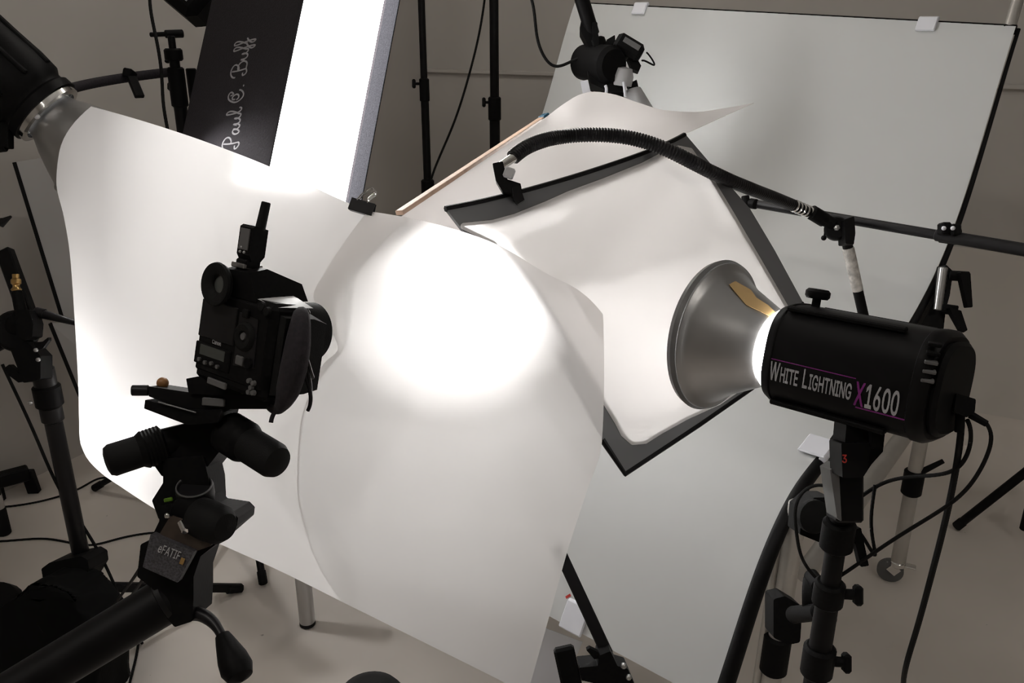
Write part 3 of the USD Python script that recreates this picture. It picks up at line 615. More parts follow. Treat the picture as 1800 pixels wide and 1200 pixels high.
t.add('thumb_screw', cat(ball(P(1448, 418, 2.27), .007), prod((1449, 415, 2.27), (1452, 395, 2.27), 1.5)), 'black')
pa, pb = P(1489, 428, 2.27), side(1541, 655)
t.add('post', rod(pa, pb, .0135), 'paint'); t.add('tape', rod(pa + (pb - pa) * .03, pa + (pb - pa) * .36, .0155, .0145), 'tape', label='post wrapped in worn white tape'); t.done()
flex = [(901, 277, 1.70), (940, 252, 1.74), (990, 240, 1.78), (1050, 237, 1.78), (1110, 243, 1.77), (1170, 262, 1.76), (1240, 297, 1.81), (1320, 332, 1.98), (1395, 361, 2.22)]
q = spl([P(*p) for p in flex], 24); rr = .0155 + .0012 * np.sin(np.arange(len(q)) * math.pi)
t = Thing('flexible_arm', 'thick black ribbed gooseneck arm arching over the scrim panel', 'flexible arm')
qq = spl([P(*p) for p in flex], 60); t.add('gooseneck', tube(qq, np.interp(np.arange(len(qq)), np.arange(len(qq)), .0145 + .0011 * np.sin(np.arange(len(qq)) * 1.6)), 14, smooth=False), 'satin')
cl = []
for i in range(5):
    a = P(1397 + i * 6, 362 + i * 2.6, 2.22 + .006 * i); cl.append(lathe([(.014, -.003), (.017, 0), (.014, .003)], a, P(1430, 376, 2.26) - a, 16))
t.add('spring', cat(*cl), 'chrome'); t.add('end_fitting', cat(prod((1395, 361, 2.22), (1440, 381, 2.26), 9), prod((1425, 372, 2.24), (1450, 387, 2.26), 13), prod((1440, 382, 2.255), (1466, 394, 2.26), 11)), 'black')
t.add('stud', prod((905, 275, 1.70), (880, 292, 1.68), 9, 8), 'chrome', label='bright metal stud at the clamp end'); t.done()
cpx = onp(905, 335); cdp = (cpx - CAM) @ FW
t = Thing('spring_clamp', 'black clamp at the end of the gooseneck gripping the upper edge of the scrim panel', 'clamp')
t.add('body', prism([(866, 290), (884, 286), (892, 318), (915, 325), (920, 352), (908, 358), (896, 340), (884, 340), (872, 320)], cdp - .02, .03, bev=1.5), 'black', smooth=30)
t.add('jaw', prism([(900, 330), (914, 328), (922, 352), (910, 360), (902, 352)], cdp - .045, .014, bev=1), 'paint', smooth=30); t.add('lock', fbox(facing(895, 304, cdp - .04, -20), (0, 0, 0), (.02, .02, .012), .003), 'lgrey', smooth=False)
t.add('stud', prod((870, 296, cdp - .03), (885, 288, cdp - .02), 6), 'chrome'); t.done()

# ---- hanging strobe on an overhead boom
t = Thing('hanging_strobe', 'cluster of a small black strobe and bracket hanging from a boom above the white card', 'strobe')
hd = 2.85
t.add('boom', rod(P(1042, 62, hd), P(1042, 62, hd) + (P(1005, -60, hd - .1) - P(1042, 62, hd)) * 4.2, .024, .024), 'paint')
t.add('boom_sleeve', cat(prism([(1020, 42), (1040, 38), (1048, 50), (1052, 86), (1036, 90), (1020, 60)], hd, .05, bev=2), prism([(1040, 42), (1049, 42), (1053, 84), (1043, 86)], hd - .03, .03, bev=1)), 'black', smooth=30)
bf = facing(1062, 115, hd)
t.add('body', cat(rod(P(1046, 70, hd), P(1058, 100, hd), .032), lathe([(0, -.09), (.05, -.09), (.058, -.08), (.062, 0), (.062, .07), (.05, .085), (0, .085)], P(1052, 112, hd), N(-FW * .75 + RT * .5 - UP * .3), 32), prism([(1060, 95), (1088, 98), (1092, 125), (1094, 168), (1070, 168), (1036, 152), (1030, 130)], hd, .08, bev=3)), 'black', smooth=30)
t.add('dome', lathe([(.0, .0), (.034, 0), (.036, .03), (.028, .055), (0, .06)], P(1092, 150, hd - .02), N(UP * .8 + RT * .1 - FW * .3), 28), 'lgrey', label='pale grey translucent dome')
fl = facing(1104, 86, hd - .03, -31)
u_ = t.add('receiver_box', fbox(fl, (0, 0, 0), (.098, .060, .07), .012), 'black', smooth=20); t.add('receiver_face', fbox(fl, (.004, .008, .036), (.06, .018, .002), .0005), 'grey', parent=u_, smooth=False)
for pg_, dd_ in (([(1066, 72), (1080, 64), (1082, 88), (1072, 92), (1062, 84)], -.02), ([(1100, 100), (1118, 104), (1126, 118), (1122, 128), (1110, 124)], -.02), ([(1102, 150), (1118, 142), (1122, 158), (1108, 164)], 0)):
    t.add('bracket', prism(pg_, hd + dd_, .03, bev=1), 'black', smooth=30)
t.add('strap', tube([P(1136, 92, hd - .03), P(1146, 104, hd - .03), P(1150, 114, hd - .03), P(1140, 110, hd - .03), P(1128, 107, hd - .03)], .003, 6), 'black')
t.add('tag', fbox(facing(1029, 152, hd - .05, 12), (0, 0, 0), (.026, .04, .002), .0005), 'white', smooth=False, label='small white paper tag')
for a in ([(1064, 150), (1066, 158), (1064, 166)], [(1096, 144), (1098, 158), (1099, 170)]): t.add('white_wire', tube([P(u, v, hd - .06) for u, v in a], .005, 6), 'white')
hx0, hax = P(1084, 160, hd + .03), N(-UP * .9 + FW * .05 + RT * .02)
t.add('snout', rod(hx0, hx0 + hax * .12, .034), 'black')
t.add('cone', lathe([(.02, 0), (.05, .09), (.055, .09), (.028, 0)], P(1112, 158, hd), N(-UP + RT * .25), 24), 'lgrey')
ho, hd_ = hx0 + hax * .13, N(-UP * .50 - FW * .85 - RT * .35)
t.add('reflector', lathe([(.03, -.05), (.045, -.03), (.06, .07), (.063, .07), (.049, -.03), (.034, -.05)], ho, hd_, 32), 'inner')
t.add('flash_tube', lathe([(0, .0), (.035, -.002), (.04, -.02), (0, -.022)], ho, hd_, 24), 'hang'); t.done()  # flash and reflector added unseen here to brighten the white card
one('hanging_cable', 'black cable sagging from above to the hanging strobe', 'cable', ptube([(926, -20, 2.8), (940, 30, 2.8), (948, 80, 2.82), (972, 115, 2.84), (1000, 110, 2.85), (1026, 102, 2.85)], 2.6), 'rubber')

# ---- background stands
def far_stand(u0, v0, u1, v1, d, r, label, joint, hubv=None):
    b = P(u1, v1, d); t = Thing('light_stand', label, 'light stand')
    top = P(u0, v0, d); xy = vert(b); q = np.array([b[0], b[1], 2.75])
    t.add('pole', rod(xy + zz * .05, vert(b, P(u1, joint, d)[2]), r * 1.18), 'paint'); t.add('pole', rod(vert(b, P(u1, joint, d)[2]), q, r), 'paint')
    jz = P(u1, joint, d)[2]; j = t.add('collar', rod(vert(b, jz - .06), vert(b, jz + .07), r * 1.45), 'black'); t.add('collar_knob', cat(rod(vert(b, jz + .04), vert(b, jz + .04) - RT * .055, .008), fbox(Fr(vert(b, jz + .04) - RT * .06, RT, UP, -FW), (0, 0, 0), (.02, .05, .03), .006)), 'black', parent=j, smooth=30)
    hz = b[2] if hubv else .75; t.add('hub', rod(vert(b, hz - .04), vert(b, hz + .05), r * 2), 'black')
    for a in (20, 140, 260):
        e = xy + zz * .012 + .55 * np.array([math.cos(math.radians(a)), math.sin(math.radians(a)), 0]); t.add('leg', rod(vert(b, hz), e, .013), 'paint')
    t.done()
far_stand(741, 0, 752, 330, 5.2, .020, 'black light stand standing far back, between the strip softbox and the thicker stand', 155, True)
far_stand(868, 0, 870, 270, 4.9, .025, 'thicker black light stand with a wing knob behind the wooden batten', 190)
one('hanging_cable', 'thin black cable hanging beside the far light stand down to its foot', 'cable', ptube([(854, -20, 5.1), (842, 60, 5.1), (825, 130, 5.1), (800, 210, 5.1), (775, 270, 5.12), (758, 315, 5.14)], 2.0), 'rubber')
# stand at the left behind the softbox with a clamped strap arm
b = P(322, 225, 2.95); t = Thing('light_stand', 'black light stand partly behind the strip softbox with a curved dark arm', 'light stand')
t.add('pole', rod(vert(b), P(311, 130, 2.95) * [0, 0, 1] + vert(b), .022), 'paint'); t.add('pole', rod(vert(b, P(311, 130, 2.95)[2]), vert(b, P(311, 95, 2.95)[2]), .017), 'paint')
jz = P(311, 165, 2.95)[2]; t.add('collar', rod(vert(b, jz - .04), vert(b, jz + .09), .028), 'black'); t.add('collar', rod(vert(b, jz + .11), vert(b, jz + .15), .03), 'black')
t.add('wing_knob', fbox(facing(300, 152, 2.93), (0, 0, 0), (.02, .03, .02), .006), 'black', smooth=30); t.add('wing_knob', fbox(facing(297, 105, 2.93, 35), (0, 0, 0), (.03, .014, .02), .005), 'black', smooth=30)
t.add('arm', tube([P(306, 126, 2.95), P(280, 129, 2.9), P(225, 136, 2.8), P(160, 147, 2.7), P(112, 160, 2.6)], .0155, 10), 'cloth')
t.add('arm_clip', cat(fbox(facing(228, 131, 2.78, -10), (0, 0, 0), (.03, .03, .045), .004), bar(P(231, 135, 2.76), P(246, 171, 2.74), .03, .014, .003)), 'black', smooth=30)
t.add('cross_pin', cat(prod((264, 61, 2.95), (292, 60, 2.95), 4), prod((290, 60, 2.95), (322, 59, 2.98), 7)), 'paint'); t.add('top_spigot', rod(vert(b, P(318, 62, 2.95)[2]), vert(b, P(318, 100, 2.95)[2]), .012), 'paint')
for a in (30, 150, 270):
    e = vert(b, .012) + .5 * np.array([math.cos(math.radians(a)), math.sin(math.radians(a)), 0]); t.add('leg', rod(vert(b, .6), e, .012), 'paint')
t.done()
one('hanging_cable', 'black cable hanging at the left of the strip softbox', 'cable', ptube([(264, -20, 2.75), (266, 25, 2.75), (276, 75, 2.75), (284, 130, 2.75), (287, 180, 2.75), (296, 235, 2.75), (310, 330, 2.8)], 3.0), 'rubber')

# ---- near left stand with clamp head and sandbag
hb = P(150, 1010, 2.6); t = Thing('light_stand', 'black light stand in the left foreground with a clamp head and brass spigot', 'light stand')
t.add('pole', rod(vert(hb, .12), vert(hb, P(85, 735, 2.42)[2]), .024), 'satin'); t.add('pole', rod(vert(hb, P(85, 740, 2.42)[2]), vert(hb, P(70, 640, 2.38)[2]), .030), 'satin')
t.add('collar', rod(vert(hb, P(78, 715, 2.40)[2]), vert(hb, P(70, 675, 2.38)[2]), .037), 'black')
t.add('hub', prism([(92, 990), (105, 980), (160, 968), (172, 975), (174, 992), (160, 1015), (150, 1025), (130, 1018), (95, 1008)], 2.55, .12, bev=4), 'black', smooth=30)
t.add('collar', prism([(30, 615), (58, 600), (82, 625), (82, 665), (52, 672), (40, 640)], 2.33, .06, bev=3), 'black', smooth=30)
t.add('wing_knob', prism([(62, 602), (78, 600), (88, 592), (88, 598), (78, 612), (66, 616)], 2.30, .015, bev=1), 'black', smooth=30)
for u, v in ((63, 615), (67, 632), (53, 708)): t.add('rivet', ball(P(u, v, 2.285), .006), 'steel')
t.add('wing_knob', prism([(13, 645), (20, 640), (42, 660), (46, 670), (36, 672), (20, 660)], 2.32, .02, bev=1), 'black', smooth=30)
t.add('clamp', cat(lathe([(0, -.03), (.05, -.03), (.056, -.02), (.056, .02), (.05, .03), (0, .03)], P(30, 582, 2.34), N(RT * .5 - FW + UP * .1), 28), prod((-20, 600, 2.36), (45, 565, 2.33), 24), prism([(40, 545), (60, 545), (68, 570), (66, 592), (52, 598), (38, 590)], 2.30, .05, bev=3)), 'black', smooth=30)
t.add('grip_arm', bar(P(8, 440, 2.40), P(52, 560, 2.36), .042, .03, .004, up=FW), 'paint', smooth=30)
t.add('spigot', lathe([(.012, 0), (.014, .004), (.009, .01), (.009, .016), (.013, .02), (.013, .03), (.009, .034), (.009, .045), (0, .046)], P(29, 511, 2.31), UP - RT * .05, 20), 'brass', label='shiny brass spigot')
t.add('spigot_socket', rod(P(42, 570, 2.31), P(29, 511, 2.31), .017, .014), 'black')
t.add('lever', cat(prod((62, 548, 2.32), (80, 552, 2.32), 9), prod((76, 552, 2.32), (136, 568, 2.30), 8, 5)), 'satin')
ft1, ft2, ft3 = F(425, 1033, .012), F(225, 1240, .012), F(-30, 1130, .012)
hl = vert(hb, .22)
t.add('leg', bar(hl + zz * .06, ft1, .022, .028, .003, up=zz), 'paint', smooth=False); t.add('leg', bar(hl + zz * .0, ft2, .022, .03, .003, up=zz), 'paint', smooth=False); t.add('leg', bar(hl, ft3, .022, .028, .003, up=zz), 'paint', smooth=False)
t.add('foot', rod(ft1 - N(ft1 - hl) * .06, ft1, .016), 'rubber'); t.done()
bgp = [(90, 1008), (70, 1025), (40, 1045), (0, 1072), (-40, 1100), (-60, 1200), (60, 1220), (200, 1220), (205, 1120), (192, 1075), (165, 1040), (150, 1022), (120, 1012)]
bgm = prism(bgp, 2.42, .22, bev=8); bgm = bgm.subdivide_to_size(.05); bgm.merge_vertices()
vv = np.asarray(bgm.vertices); bgm.vertices = vv + (meshkit.fbm(vv * 14)[:, None] - .5) * .03 * np.array([1, 1, 1]); bgm = trimesh.smoothing.filter_taubin(bgm, iterations=6)
one('sandbag', 'slack black sandbag hanging on the legs of the left foreground stand', 'sandbag', bgm, 'bag', smooth=True)
g0 = F(8, 938); t = Thing('support_pole', 'black pole with a silver joint and dark foot at the far left edge', 'stand')
t.add('pole', rod(g0 + zz * .17, g0 + zz * 1.9, .022), 'paint'); t.add('joint', rod(g0 + zz * .11, g0 + zz * .18, .023), 'steel'); t.add('foot', rod(g0, g0 + zz * .12, .026), 'rubber'); t.done()
g0 = F(36, 872); t = Thing('floor_bracket', 'low black bracket on the floor against the left wall', 'bracket'); gx = N(F(60, 866) - F(10, 880))
t.add('top', bar(g0 - gx * .12 + zz * .10, g0 + gx * .05 + zz * .10, .05, .06, .006, up=zz), 'paint', smooth=False); t.add('leg', bar(g0 + gx * .045 + zz * .11, g0 + gx * .055, .03, .05, .004), 'paint', smooth=False); t.add('leg', bar(g0 - gx * .09 + zz * .1, g0 - gx * .09, .07, .05, .004), 'paint', smooth=False); t.done()
one('arm_tip', 'pointed black arm tip entering at the left edge above the clamp', 'arm', cat(rod(vert(sq, P(-30, 410, 2.3)[2] - .05), P(5, 390, 2.3), .010, .011), prod((0, 393, 2.3), (20, 380, 2.3), 8, 2)), 'paint')

# floor cables
def fc(pts, r=.0042): return tube([F(u, v, r) for u, v in pts], r, 8)
one('floor_cable', 'black cable across the floor from the left edge to the foot under the sheet corner', 'cable', fc([(-40, 892), (30, 888), (90, 876), (140, 858), (170, 842), (195, 842)]), 'rubber')
one('floor_cable', 'long black cable wavering across the floor behind the left stand to the tripod head', 'cable', fc([(-40, 952), (40, 948), (85, 947), (130, 955), (165, 957), (210, 946), (270, 936), (330, 940)]), 'rubber')
one('stand_cable', 'black cable hanging down the left stand and looping behind the tripod column', 'cable', tube([P(4, 640, 2.4), P(30, 695, 2.42), P(62, 765, 2.44), P(90, 830, 2.46), P(120, 885, 2.5), P(165, 955, 2.58), P(206, 1040, 2.66), F(228, 1100, .01), F(250, 1130, .005)], .0045, 8), 'rubber')
one('stand_cable', 'pair of thin black cables dropping from the tripod head to the floor', 'cable', cat(tube([P(262, 955, 1.3), P(245, 1000, 1.6), P(210, 1050, 2.1), F(190, 1090, .005)], .0032, 8), tube([P(266, 965, 1.3), P(255, 1010, 1.6), P(228, 1050, 2.1), F(210, 1075, .005)], .0032, 8)), 'rubber')
one('floor_cable', 'black cable on the floor below the tripod column, running out of the frame', 'cable', fc([(262, 1060), (246, 1110), (240, 1150), (228, 1200), (222, 1260)]), 'rubber')
hx = np.array([-1.12, 3.12, 0]); t = Thing('light_stand', 'black stand of the strip softbox, two feet showing below the left diffusion sheet', 'light stand')
t.add('pole', rod(hx + zz * .3, hx + zz * 1.75, .018), 'paint'); t.add('hub', rod(hx + zz * .42, hx + zz * .5, .034), 'black')
for e in (F(165, 858, .013), F(463, 1026, .013), np.array([-.75, 3.6, .013])):
    lg_ = t.add('leg', rod(hx + zz * .45, e, .013), 'paint'); t.add('tip', rod(e + N(hx + zz * .45 - e) * .05, e, .016), 'rubber', parent=lg_)
t.done()
g0 = F(541, 1098); t = Thing('metal_post', 'polished tubular metal post on the floor below the edge of the diffusion sheet', 'post')
t.add('tube', rod(g0 + zz * .012, g0 + zz * .5, .026), 'steel'); t.add('foot', rod(g0, g0 + zz * .02, .0265), 'rubber'); t.done()
# right hand tripod leg
e = F(1680, 926, .012); h = P(1830, 808, 3.20)
t = Thing('tripod_stand', 'black stand at the right edge, one thick leg sloping down to the floor', 'stand'); t.add('tube', rod(h, e, .017), 'paint'); t.add('tip', rod(e + N(h - e) * .04, e, .019), 'rubber'); t.add('hub', rod(h - zz * .05, h + zz * .06, .03), 'paint'); t.add('pole', rod(vert(h, .06), vert(h, 1.9), .017), 'paint')
for a_ in (48, -62): t.add('tube', rod(h, vert(h, .012) + .55 * np.array([math.cos(math.radians(a_)), math.sin(math.radians(a_)), 0]), .017), 'paint')
t.done()

# ---- lower clamp in the foreground
cd_ = 1.72; t = Thing('clamp_bar', 'black flat bar with a hand clamp before the front lip of the shooting table', 'clamp')
t.add('bar', bar(P(975, 950, cd_), P(1068, 1150, cd_ - .05), .024, .012, .002, up=FW), 'satin', smooth=False)
t.add('body', prism([(1050, 1142), (1070, 1134), (1082, 1160), (1100, 1165), (1115, 1200), (1100, 1230), (1068, 1210), (1045, 1190), (1020, 1185), (1015, 1163), (1048, 1160)], cd_ - .06, .06, bev=2), 'black', smooth=30)
t.add('paddle', bar(P(990, 1136, cd_ - .08), P(1012, 1235, cd_ - .08), .022, .04, .005), 'black', smooth=30); t.add('thumb_lever', prism([(1030, 1140), (1036, 1136), (1052, 1144), (1056, 1154), (1044, 1156)], cd_ - .08, .015, bev=1), 'black', smooth=30)
cq = P(1085, 1222, cd_ - .06); t.add('support_pole', rod(vert(cq, .02), cq + zz * .02, .014), 'paint'); t.add('support_base', rod(vert(cq), vert(cq, .03), .13), 'black')
for u, v in ((1096, 1170), (1105, 1190)): t.add('bolt', ball(P(u, v, cd_ - .095), .006), 'steel')
t.done()
kp = P(650, 1211, 1.28); t = Thing('round_knob', 'top of a round black knob at the bottom edge below the diffusion sheet', 'knob')
t.add('cap', lathe([(0, 0), (.03, .001), (.045, .006), (.052, .016), (.054, .05), (.03, .09), (0, .09)], kp, -zz, 32), 'rubber')
t.add('column', rod(vert(kp, .02), kp - zz * .08, .022), 'paint'); t.add('base', rod(vert(kp), vert(kp, .03), .15), 'black'); t.done()

# ---- rear strobe behind the centre diffusion sheet
rc = P(815, 530, 1.88); ra_ = N(P(822, 506, 1.40) - rc)
t = Thing('strobe', 'strobe behind the centre diffusion sheet whose flash makes the round glow', 'strobe')
t.add('body', lathe([(0, -.22), (.06, -.22), (.065, -.21), (.065, 0), (.05, .01)], rc, ra_, 32), 'white'); t.add('reflector', lathe([(.047, 0), (.048, .03), (.052, .165), (.055, .165), (.052, .03), (.051, 0)], rc, ra_, 40), 'grey')
t.add('flash_tube', lathe([(0, .024), (.028, .022), (.034, .013), (0, .01)], rc, ra_, 24), 'rear'); rt_ = T0 + TA * .14 - TB * .74; ks = (np.array(ed) - T0) @ TA; rt_[2] = np.interp(.14, ks, ed[:, 2]) + .004
t.add('pole', rod(rc - ra_ * .12, rt_ + zz * .015, .012), 'white'); t.add('base', rod(rt_ + zz * .004, rt_ + zz * .02, .06), 'white'); t.done()
rc = P(310, 752, 2.60); ra_ = N(P(290, 715, 1.96) - rc)
t = Thing('strobe', 'low strobe behind the left diffusion sheet that makes the bright patch by the tripod head', 'strobe')
t.add('body', lathe([(0, -.22), (.06, -.22), (.065, -.21), (.065, 0), (.05, .01)], rc, ra_, 32), 'white'); t.add('reflector', lathe([(.05, 0), (.07, .03), (.095, .09), (.098, .09), (.074, .03), (.054, 0)], rc, ra_, 40), 'inner')
t.add('flash_tube', lathe([(0, .035), (.03, .03), (.035, .012), (0, .01)], rc, ra_, 24), 'low'); t.add('side_arm', rod(rc - ra_ * .12, np.array([hx[0], hx[1], (rc - ra_ * .12)[2]]), .012), 'white'); t.done()

# ---- tripod with geared head (left foreground)
t = Thing('tripod', 'black tripod with a thick side column and a geared head holding the camera', 'tripod')
t.add('column', prod((296, 1052, 1.09), (-170, 1334, .985), 41, 41, 40), 'paint')
t.add('column_ring', prod((305, 1046, 1.092), (282, 1060, 1.088), 44, 44, 40), 'satin')
t.add('casting', prism([(300, 905), (284, 938), (268, 945), (262, 1000), (300, 1030), (308, 1066), (326, 1086), (356, 1076), (358, 1036), (358, 1000), (370, 965), (396, 945), (432, 914), (434, 900), (424, 890), (384, 884), (372, 868), (300, 880)], 1.10, .07, bev=4), 'black', smooth=30)
t.add('lit_face', prism([(302, 906), (284, 936), (346, 967), (372, 958), (392, 938), (360, 915)], 1.055, .012, bev=2), 'lit_brown', smooth=30, label='brown lit top of the casting')  # brown stands in for light falling on the casting top
npf = prism([(269, 936), (345, 967), (316, 1021), (255, 994)], 1.045, .014, bev=1.5); npt = t.add('name_plate', npf, 'cast', smooth=30, label='speckled grey plate with pale lettering')
t.add('lettering', facing(276, 969, 1.036, -22).put(text('eFATIF', .0105, .56, .0006)), 'lgrey', parent=npt, smooth=False)
t.add('emblem', facing(320, 986, 1.036, -20).put(cbox(.005, .008, .001, .0003)), 'brass', parent=npt, smooth=False)
t.add('bolt', cat(prod((318, 918, 1.05), (326, 934, 1.04), 7), ball(P(295, 906, 1.05), .004)), 'chrome')
t.add('locking_lever', tube([P(340, 1078, 1.08), P(368, 1088, 1.07), P(385, 1108, 1.06), P(394, 1130, 1.05)], [.009, .008, .006, .0055], 12), 'satin'); 
t.add('lever_grip', lathe([(0, 0), (.009, .002), (.012, .012), (.018, .035), (.0195, .05), (.015, .062), (0, .068)], P(390, 1114, 1.055), P(415, 1172, 1.03) - P(390, 1114, 1.055), 28), 'black')
t.add('neck', prism([(304, 800), (372, 796), (382, 840), (384, 880), (330, 895), (296, 905), (284, 872), (303, 842)], 1.12, .06, bev=4), 'black', smooth=30)
dc = P(342, 857, 1.085); dn = N(UP * .85 - FW * .5 + RT * .05)
dl_ = t.add('dial', lathe([(0, 0), (.019, 0), (.0205, .003), (.0225, .003), (.0235, 0), (.0235, -.012), (.022, -.02)], dc, dn, 40), 'satin'); t.add('dial_ring', lathe([(.0205, .003), (.0212, .0045), (.0222, .0045), (.0228, .003)], dc, dn, 40), 'grey', parent=dl_)
t.add('bubble', fbox(facing(296, 878, 1.075, 12), (0, 0, 0), (.011, .005, .004), .001), 'green', smooth=False, label='small green spirit level')
kb, kt_ = P(322, 896, 1.08), P(415, 934, 1.03); ka_ = N(kt_ - kb)
t.add('lower_gear', lathe([(0, 0), (.020, 0)] + sum([[(.0215, .003 + i * .003), (.0200, .0045 + i * .003)] for i in range(9)], []) + [(.018, .034), (0, .034)], kb, ka_, 40), 'black')
t.add('lower_knob', lathe([(0, .026), (.020, .028), (.0245, .032), (.0255, .05), (.024, .070), (.017, .080), (0, .082)], kb, ka_, 40), 'rubber')
t.add('head_body', prism([(300, 752), (350, 738), (398, 736), (424, 758), (392, 800), (374, 822), (304, 830), (284, 802)], 1.13, .07, bev=5), 'black', smooth=30)
def knob(a, b, r, col, tip):
    pa, pb = P(*a), P(*b); x = N(pb - pa); L = np.linalg.norm(pb - pa)
    g = t.add('gear_collar', lathe([(0, 0), (r * .9, 0)] + sum([[(r * 1.2, L * (.05 + .06 * i)), (r * 1.15, L * (.08 + .06 * i))] for i in range(6)], []) + [(r, L * .45), (0, L * .45)], pa, x, 40), 'black')
    t.add('gear_knob', lathe([(0, L * .35), (r, L * .38), (r * 1.0, L * .9), (r * .85, L * .98), (r * .5, L * 1.01), (0, L * 1.02)], pa, x, 40), 'rubber')
t.add('gear_arm', prod((372, 758, 1.13), (275, 783, 1.10), 25, 27), 'black'); knob((290, 778, 1.105), (186, 812, 1.07), .0208, 0, 0)
t.add('gear_arm', prod((360, 768, 1.13), (425, 768, 1.09), 29, 27), 'black'); knob((398, 757, 1.09), (490, 814, 1.035), .0225, 0, 0)
t.done()

t = Thing('quick_release_plate', 'black sliding quick release rail between the camera and the geared head', 'camera plate')
t.add('rail', prism([(276, 677), (350, 688), (498, 694), (497, 716), (416, 716), (404, 722), (345, 722), (276, 694)], 1.09, .05, bev=1), 'paint', smooth=30)
t.add('lower_clamp', prism([(276, 699), (345, 717), (406, 716), (400, 738), (348, 742), (274, 714)], 1.09, .07, bev=1), 'black', smooth=30)
t.add('clamp_groove', bar(P(277, 706, 1.052), P(345, 725, 1.052), .002, .002), 'grey', smooth=False); t.add('grip', bar(P(356, 705, 1.06), P(395, 708, 1.06), .01, .006, .001, up=FW), 'grey', smooth=False)
t.add('knob', cat(prod((231, 686, 1.075), (262, 686, 1.08), 9.5), prod((258, 686, 1.08), (290, 687, 1.085), 7)), 'satin'); t.add('screw_knob', ball(P(286, 673, 1.09), .0075), 'orange'); t.add('bubble', ball(P(428, 686, 1.06), .0045), 'olive')
t.add('plate', prism([(340, 664), (360, 660), (505, 684), (500, 696), (345, 690)], 1.085, .05, bev=1), 'black', smooth=30); t.done()

# ---- the camera
ya, pi_ = math.radians(36), math.radians(17)
cA = np.array([math.sin(ya) * math.cos(pi_), math.cos(ya) * math.cos(pi_), -math.sin(pi_)]); cR = np.array([math.cos(ya), -math.sin(ya), 0]); cU = np.cross(cR, cA)
C = Fr(P(406, 589, 1.02), cR, cU, -cA)      # x right, y up, z out of the back
t = Thing('camera', 'black digital camera with battery grip and hand strap, seen from behind on the tripod', 'camera')
def hull(pts): return C.put(trimesh.convex.convex_hull(np.array(pts, float)))
def rb(x0, x1, y0, y1, z0, z1, b=.006): return C.put(cbox(x1 - x0, y1 - y0, z1 - z0, b, c=((x0 + x1) / 2, (y0 + y1) / 2, (z0 + z1) / 2)))
t.add('body', cat(rb(-.067, .070, -.060, .050, -.062, 0, .008), rb(-.064, .070, -.066, -.03, -.058, -.002, .006)), 'black', smooth=30)
t.add('hand_grip', hull([(.045, y, z) for y in (-.06, .044) for z in (-.002, -.06)] + [(.078, y, z) for y in (-.056, .036) for z in (-.012, -.055)] + [(.076, y, -.078) for y in (-.052, .03)]), 'rubber', smooth=30)
t.add('prism_housing', hull([(-.034, .046, -.002), (.034, .046, -.002), (-.032, .076, -.004), (.014, .078, -.004), (-.030, .084, -.03), (.012, .084, -.03), (-.03, .05, -.085), (.03, .05, -.085), (-.02, .07, -.08), (.02, .07, -.08)]), 'black', smooth=30)
t.add('hot_shoe', rb(-.026, -.002, .080, .086, -.035, -.006, .001), 'steel', smooth=False)
t.add('top_plate', hull([(.03, .05, -.005), (.066, .046, -.008), (.07, .048, -.058), (.03, .056, -.06), (.05, .056, -.05)]), 'lgrey', smooth=30, label='black shoulder coloured pale grey for the white light on it')  # pale grey stands in for white light on the black shoulder
e = t.add('eyecup', lathe([(.012, .0), (.019, .0), (.0245, .004), (.0265, .009), (.0255, .012), (.020, .012), (.013, .009), (.0105, .006), (.0100, .002)], C.p(-.024, .057, .003), C.Z, 40), 'rubber'); t.add('eyepiece_glass', lathe([(0, .004), (.0105, .004)], C.p(-.024, .057, .003), C.Z, 24), 'lcd', parent=e)
t.add('strap_lug', hull([(-.066, .036, -.02), (-.066, .046, -.03), (-.076, .046, -.022), (-.074, .043, -.03), (-.066, .046, -.02)]), 'black', smooth=30)
t.add('screen', rb(-.060, .008, -.012, .034, -.001, .002, .001), 'satin', smooth=False)
t.add('lettering', C.at(-.032, -.0165, .0008).put(text('Canon', .0052, .8, .0005)), 'lgrey', smooth=False)
t.add('status_panel', rb(-.062, .006, -.046, -.019, -.001, .002, .001), 'black', smooth=False); t.add('status_display', rb(-.052, -.004, -.034, -.021, .001, .0026, .0005), 'lcd', smooth=False)
for i in range(4): t.add('button', C.put(trimesh.creation.cylinder(.0026, .004, sections=12).apply_translation([-.049 + i * .012, -.040 - .0015 * (i % 2), .003])), 'grey')
t.add('control_dial', lathe([(0, .003), (.006, .003), (.007, .005), (.014, .006), (.0165, .004), (.018, 0)], C.p(.027, .004, 0), C.Z, 36), 'rubber'); t.add('button', lathe([(0, .005), (.004, .005), (.005, .002)], C.p(.027, .004, 0), C.Z, 16), 'grey')
t.add('dial_surround', hull([(.012, .03, .0012), (.046, .028, .0012), (.05, -.03, .0012), (.012, -.034, .0012), (.012, .03, 0), (.046, .028, 0), (.05, -.03, 0), (.012, -.034, 0)]), 'satin', smooth=False)
t.add('switch', rb(.018, .031, -.031, -.02, 0, .004, .001), 'grey', smooth=False); t.add('button', lathe([(0, .004), (.006, .004), (.0065, 0)], C.p(.041, -.025, 0), C.Z, 20), 'black')
t.add('joystick', rb(.020, .030, .026, .036, 0, .005, .001), 'rubber', smooth=False)
for x, y in ((.050, .044), (.060, .040)): t.add('button', lathe([(0, .004), (.005, .004), (.0058, 0)], C.p(x, y, 0), C.Z, 18), 'rubber')
for i, (x, y) in enumerate(((.046, -.045), (.054, -.046), (.051, -.052), (.048, -.058), (.056, -.057))): t.add('button', lathe([(0, .004), (.0028, .004), (.0034, 0)], C.p(x, y, 0), C.Z, 12), 'grey')
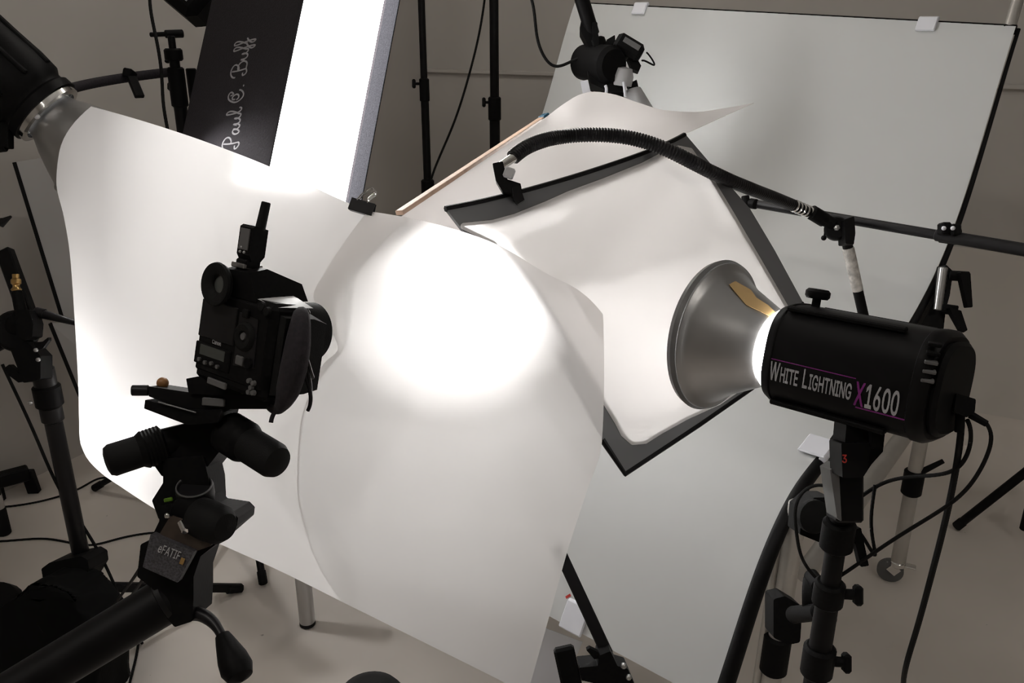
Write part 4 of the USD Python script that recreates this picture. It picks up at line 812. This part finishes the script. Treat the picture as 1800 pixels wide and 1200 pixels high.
t.add('latch', rb(-.03, .005, -.066, -.058, -.001, .003, .001), 'grey', smooth=False)
t.add('hand_strap', cat(tube([C.p(.066, .040, -.045), C.p(.082, .034, -.03), C.p(.092, .01, -.022), C.p(.093, -.02, -.02), C.p(.086, -.05, -.022), C.p(.07, -.073, -.028), C.p(.05, -.078, -.03)], [.008, .012, .015, .016, .014, .008, .004], 10)), 'cloth')
t.add('strap_tail', tube([C.p(.072, -.072, -.026), C.p(.066, -.082, -.024), C.p(.066, -.092, -.022)], .0028, 6), 'cloth')
for i in range(3): t.add('strap_rib', tube([C.p(.088 + .004 * i, .03 - .02 * i, -.022), C.p(.104, -.01 - .02 * i, -.03 - .006 * i), C.p(.10, -.03 - .02 * i, -.045)], .0025, 6), 'satin')
t.add('lens', lathe([(0, .055), (.033, .055), (.035, .065), (.035, .09), (.0355, .1), (.0355, .112), (.033, .115), (.033, .108), (0, .105)], C.p(0, .006, 0), cA, 48), 'satin')
t.add('lens_hood', lathe([(.0355, .098), (.037, .101), (.0385, .126), (.037, .128), (.035, .126), (.034, .106)], C.p(0, .006, 0), cA, 48), 'rubber'); t.done()
t = Thing('radio_trigger', 'black radio trigger with a short antenna on top of the camera', 'radio trigger')
G = Fr(C.p(-.012, .082, -.02), cR * .95, cU * .92, -cA)
t.add('foot', G.put(cbox(.022, .012, .022, .002, c=(0, .004, 0))), 'black', smooth=False)
t.add('case', G.put(trimesh.convex.convex_hull(np.array([(x, y, z) for x in (-.013, .012) for y, z in ((.008, .004), (.008, -.008), (.016, .009), (.016, -.014), (.052, .009), (.052, -.014), (.055, .005))]))), 'black', smooth=30)
t.add('face', G.put(cbox(.018, .028, .002, .0005, c=(-.001, .036, .0095))), 'grey', smooth=False)
for x, y in ((-.006, .022), (.002, .022), (-.004, .028)): t.add('button', G.put(trimesh.creation.icosphere(1, .002).apply_translation([x, y - .003, .0095])), 'lgrey')
t.add('antenna', rod(G.p(.006, .05, -.006), G.p(.008, .088, -.008), .0062, .0055), 'rubber'); t.done()
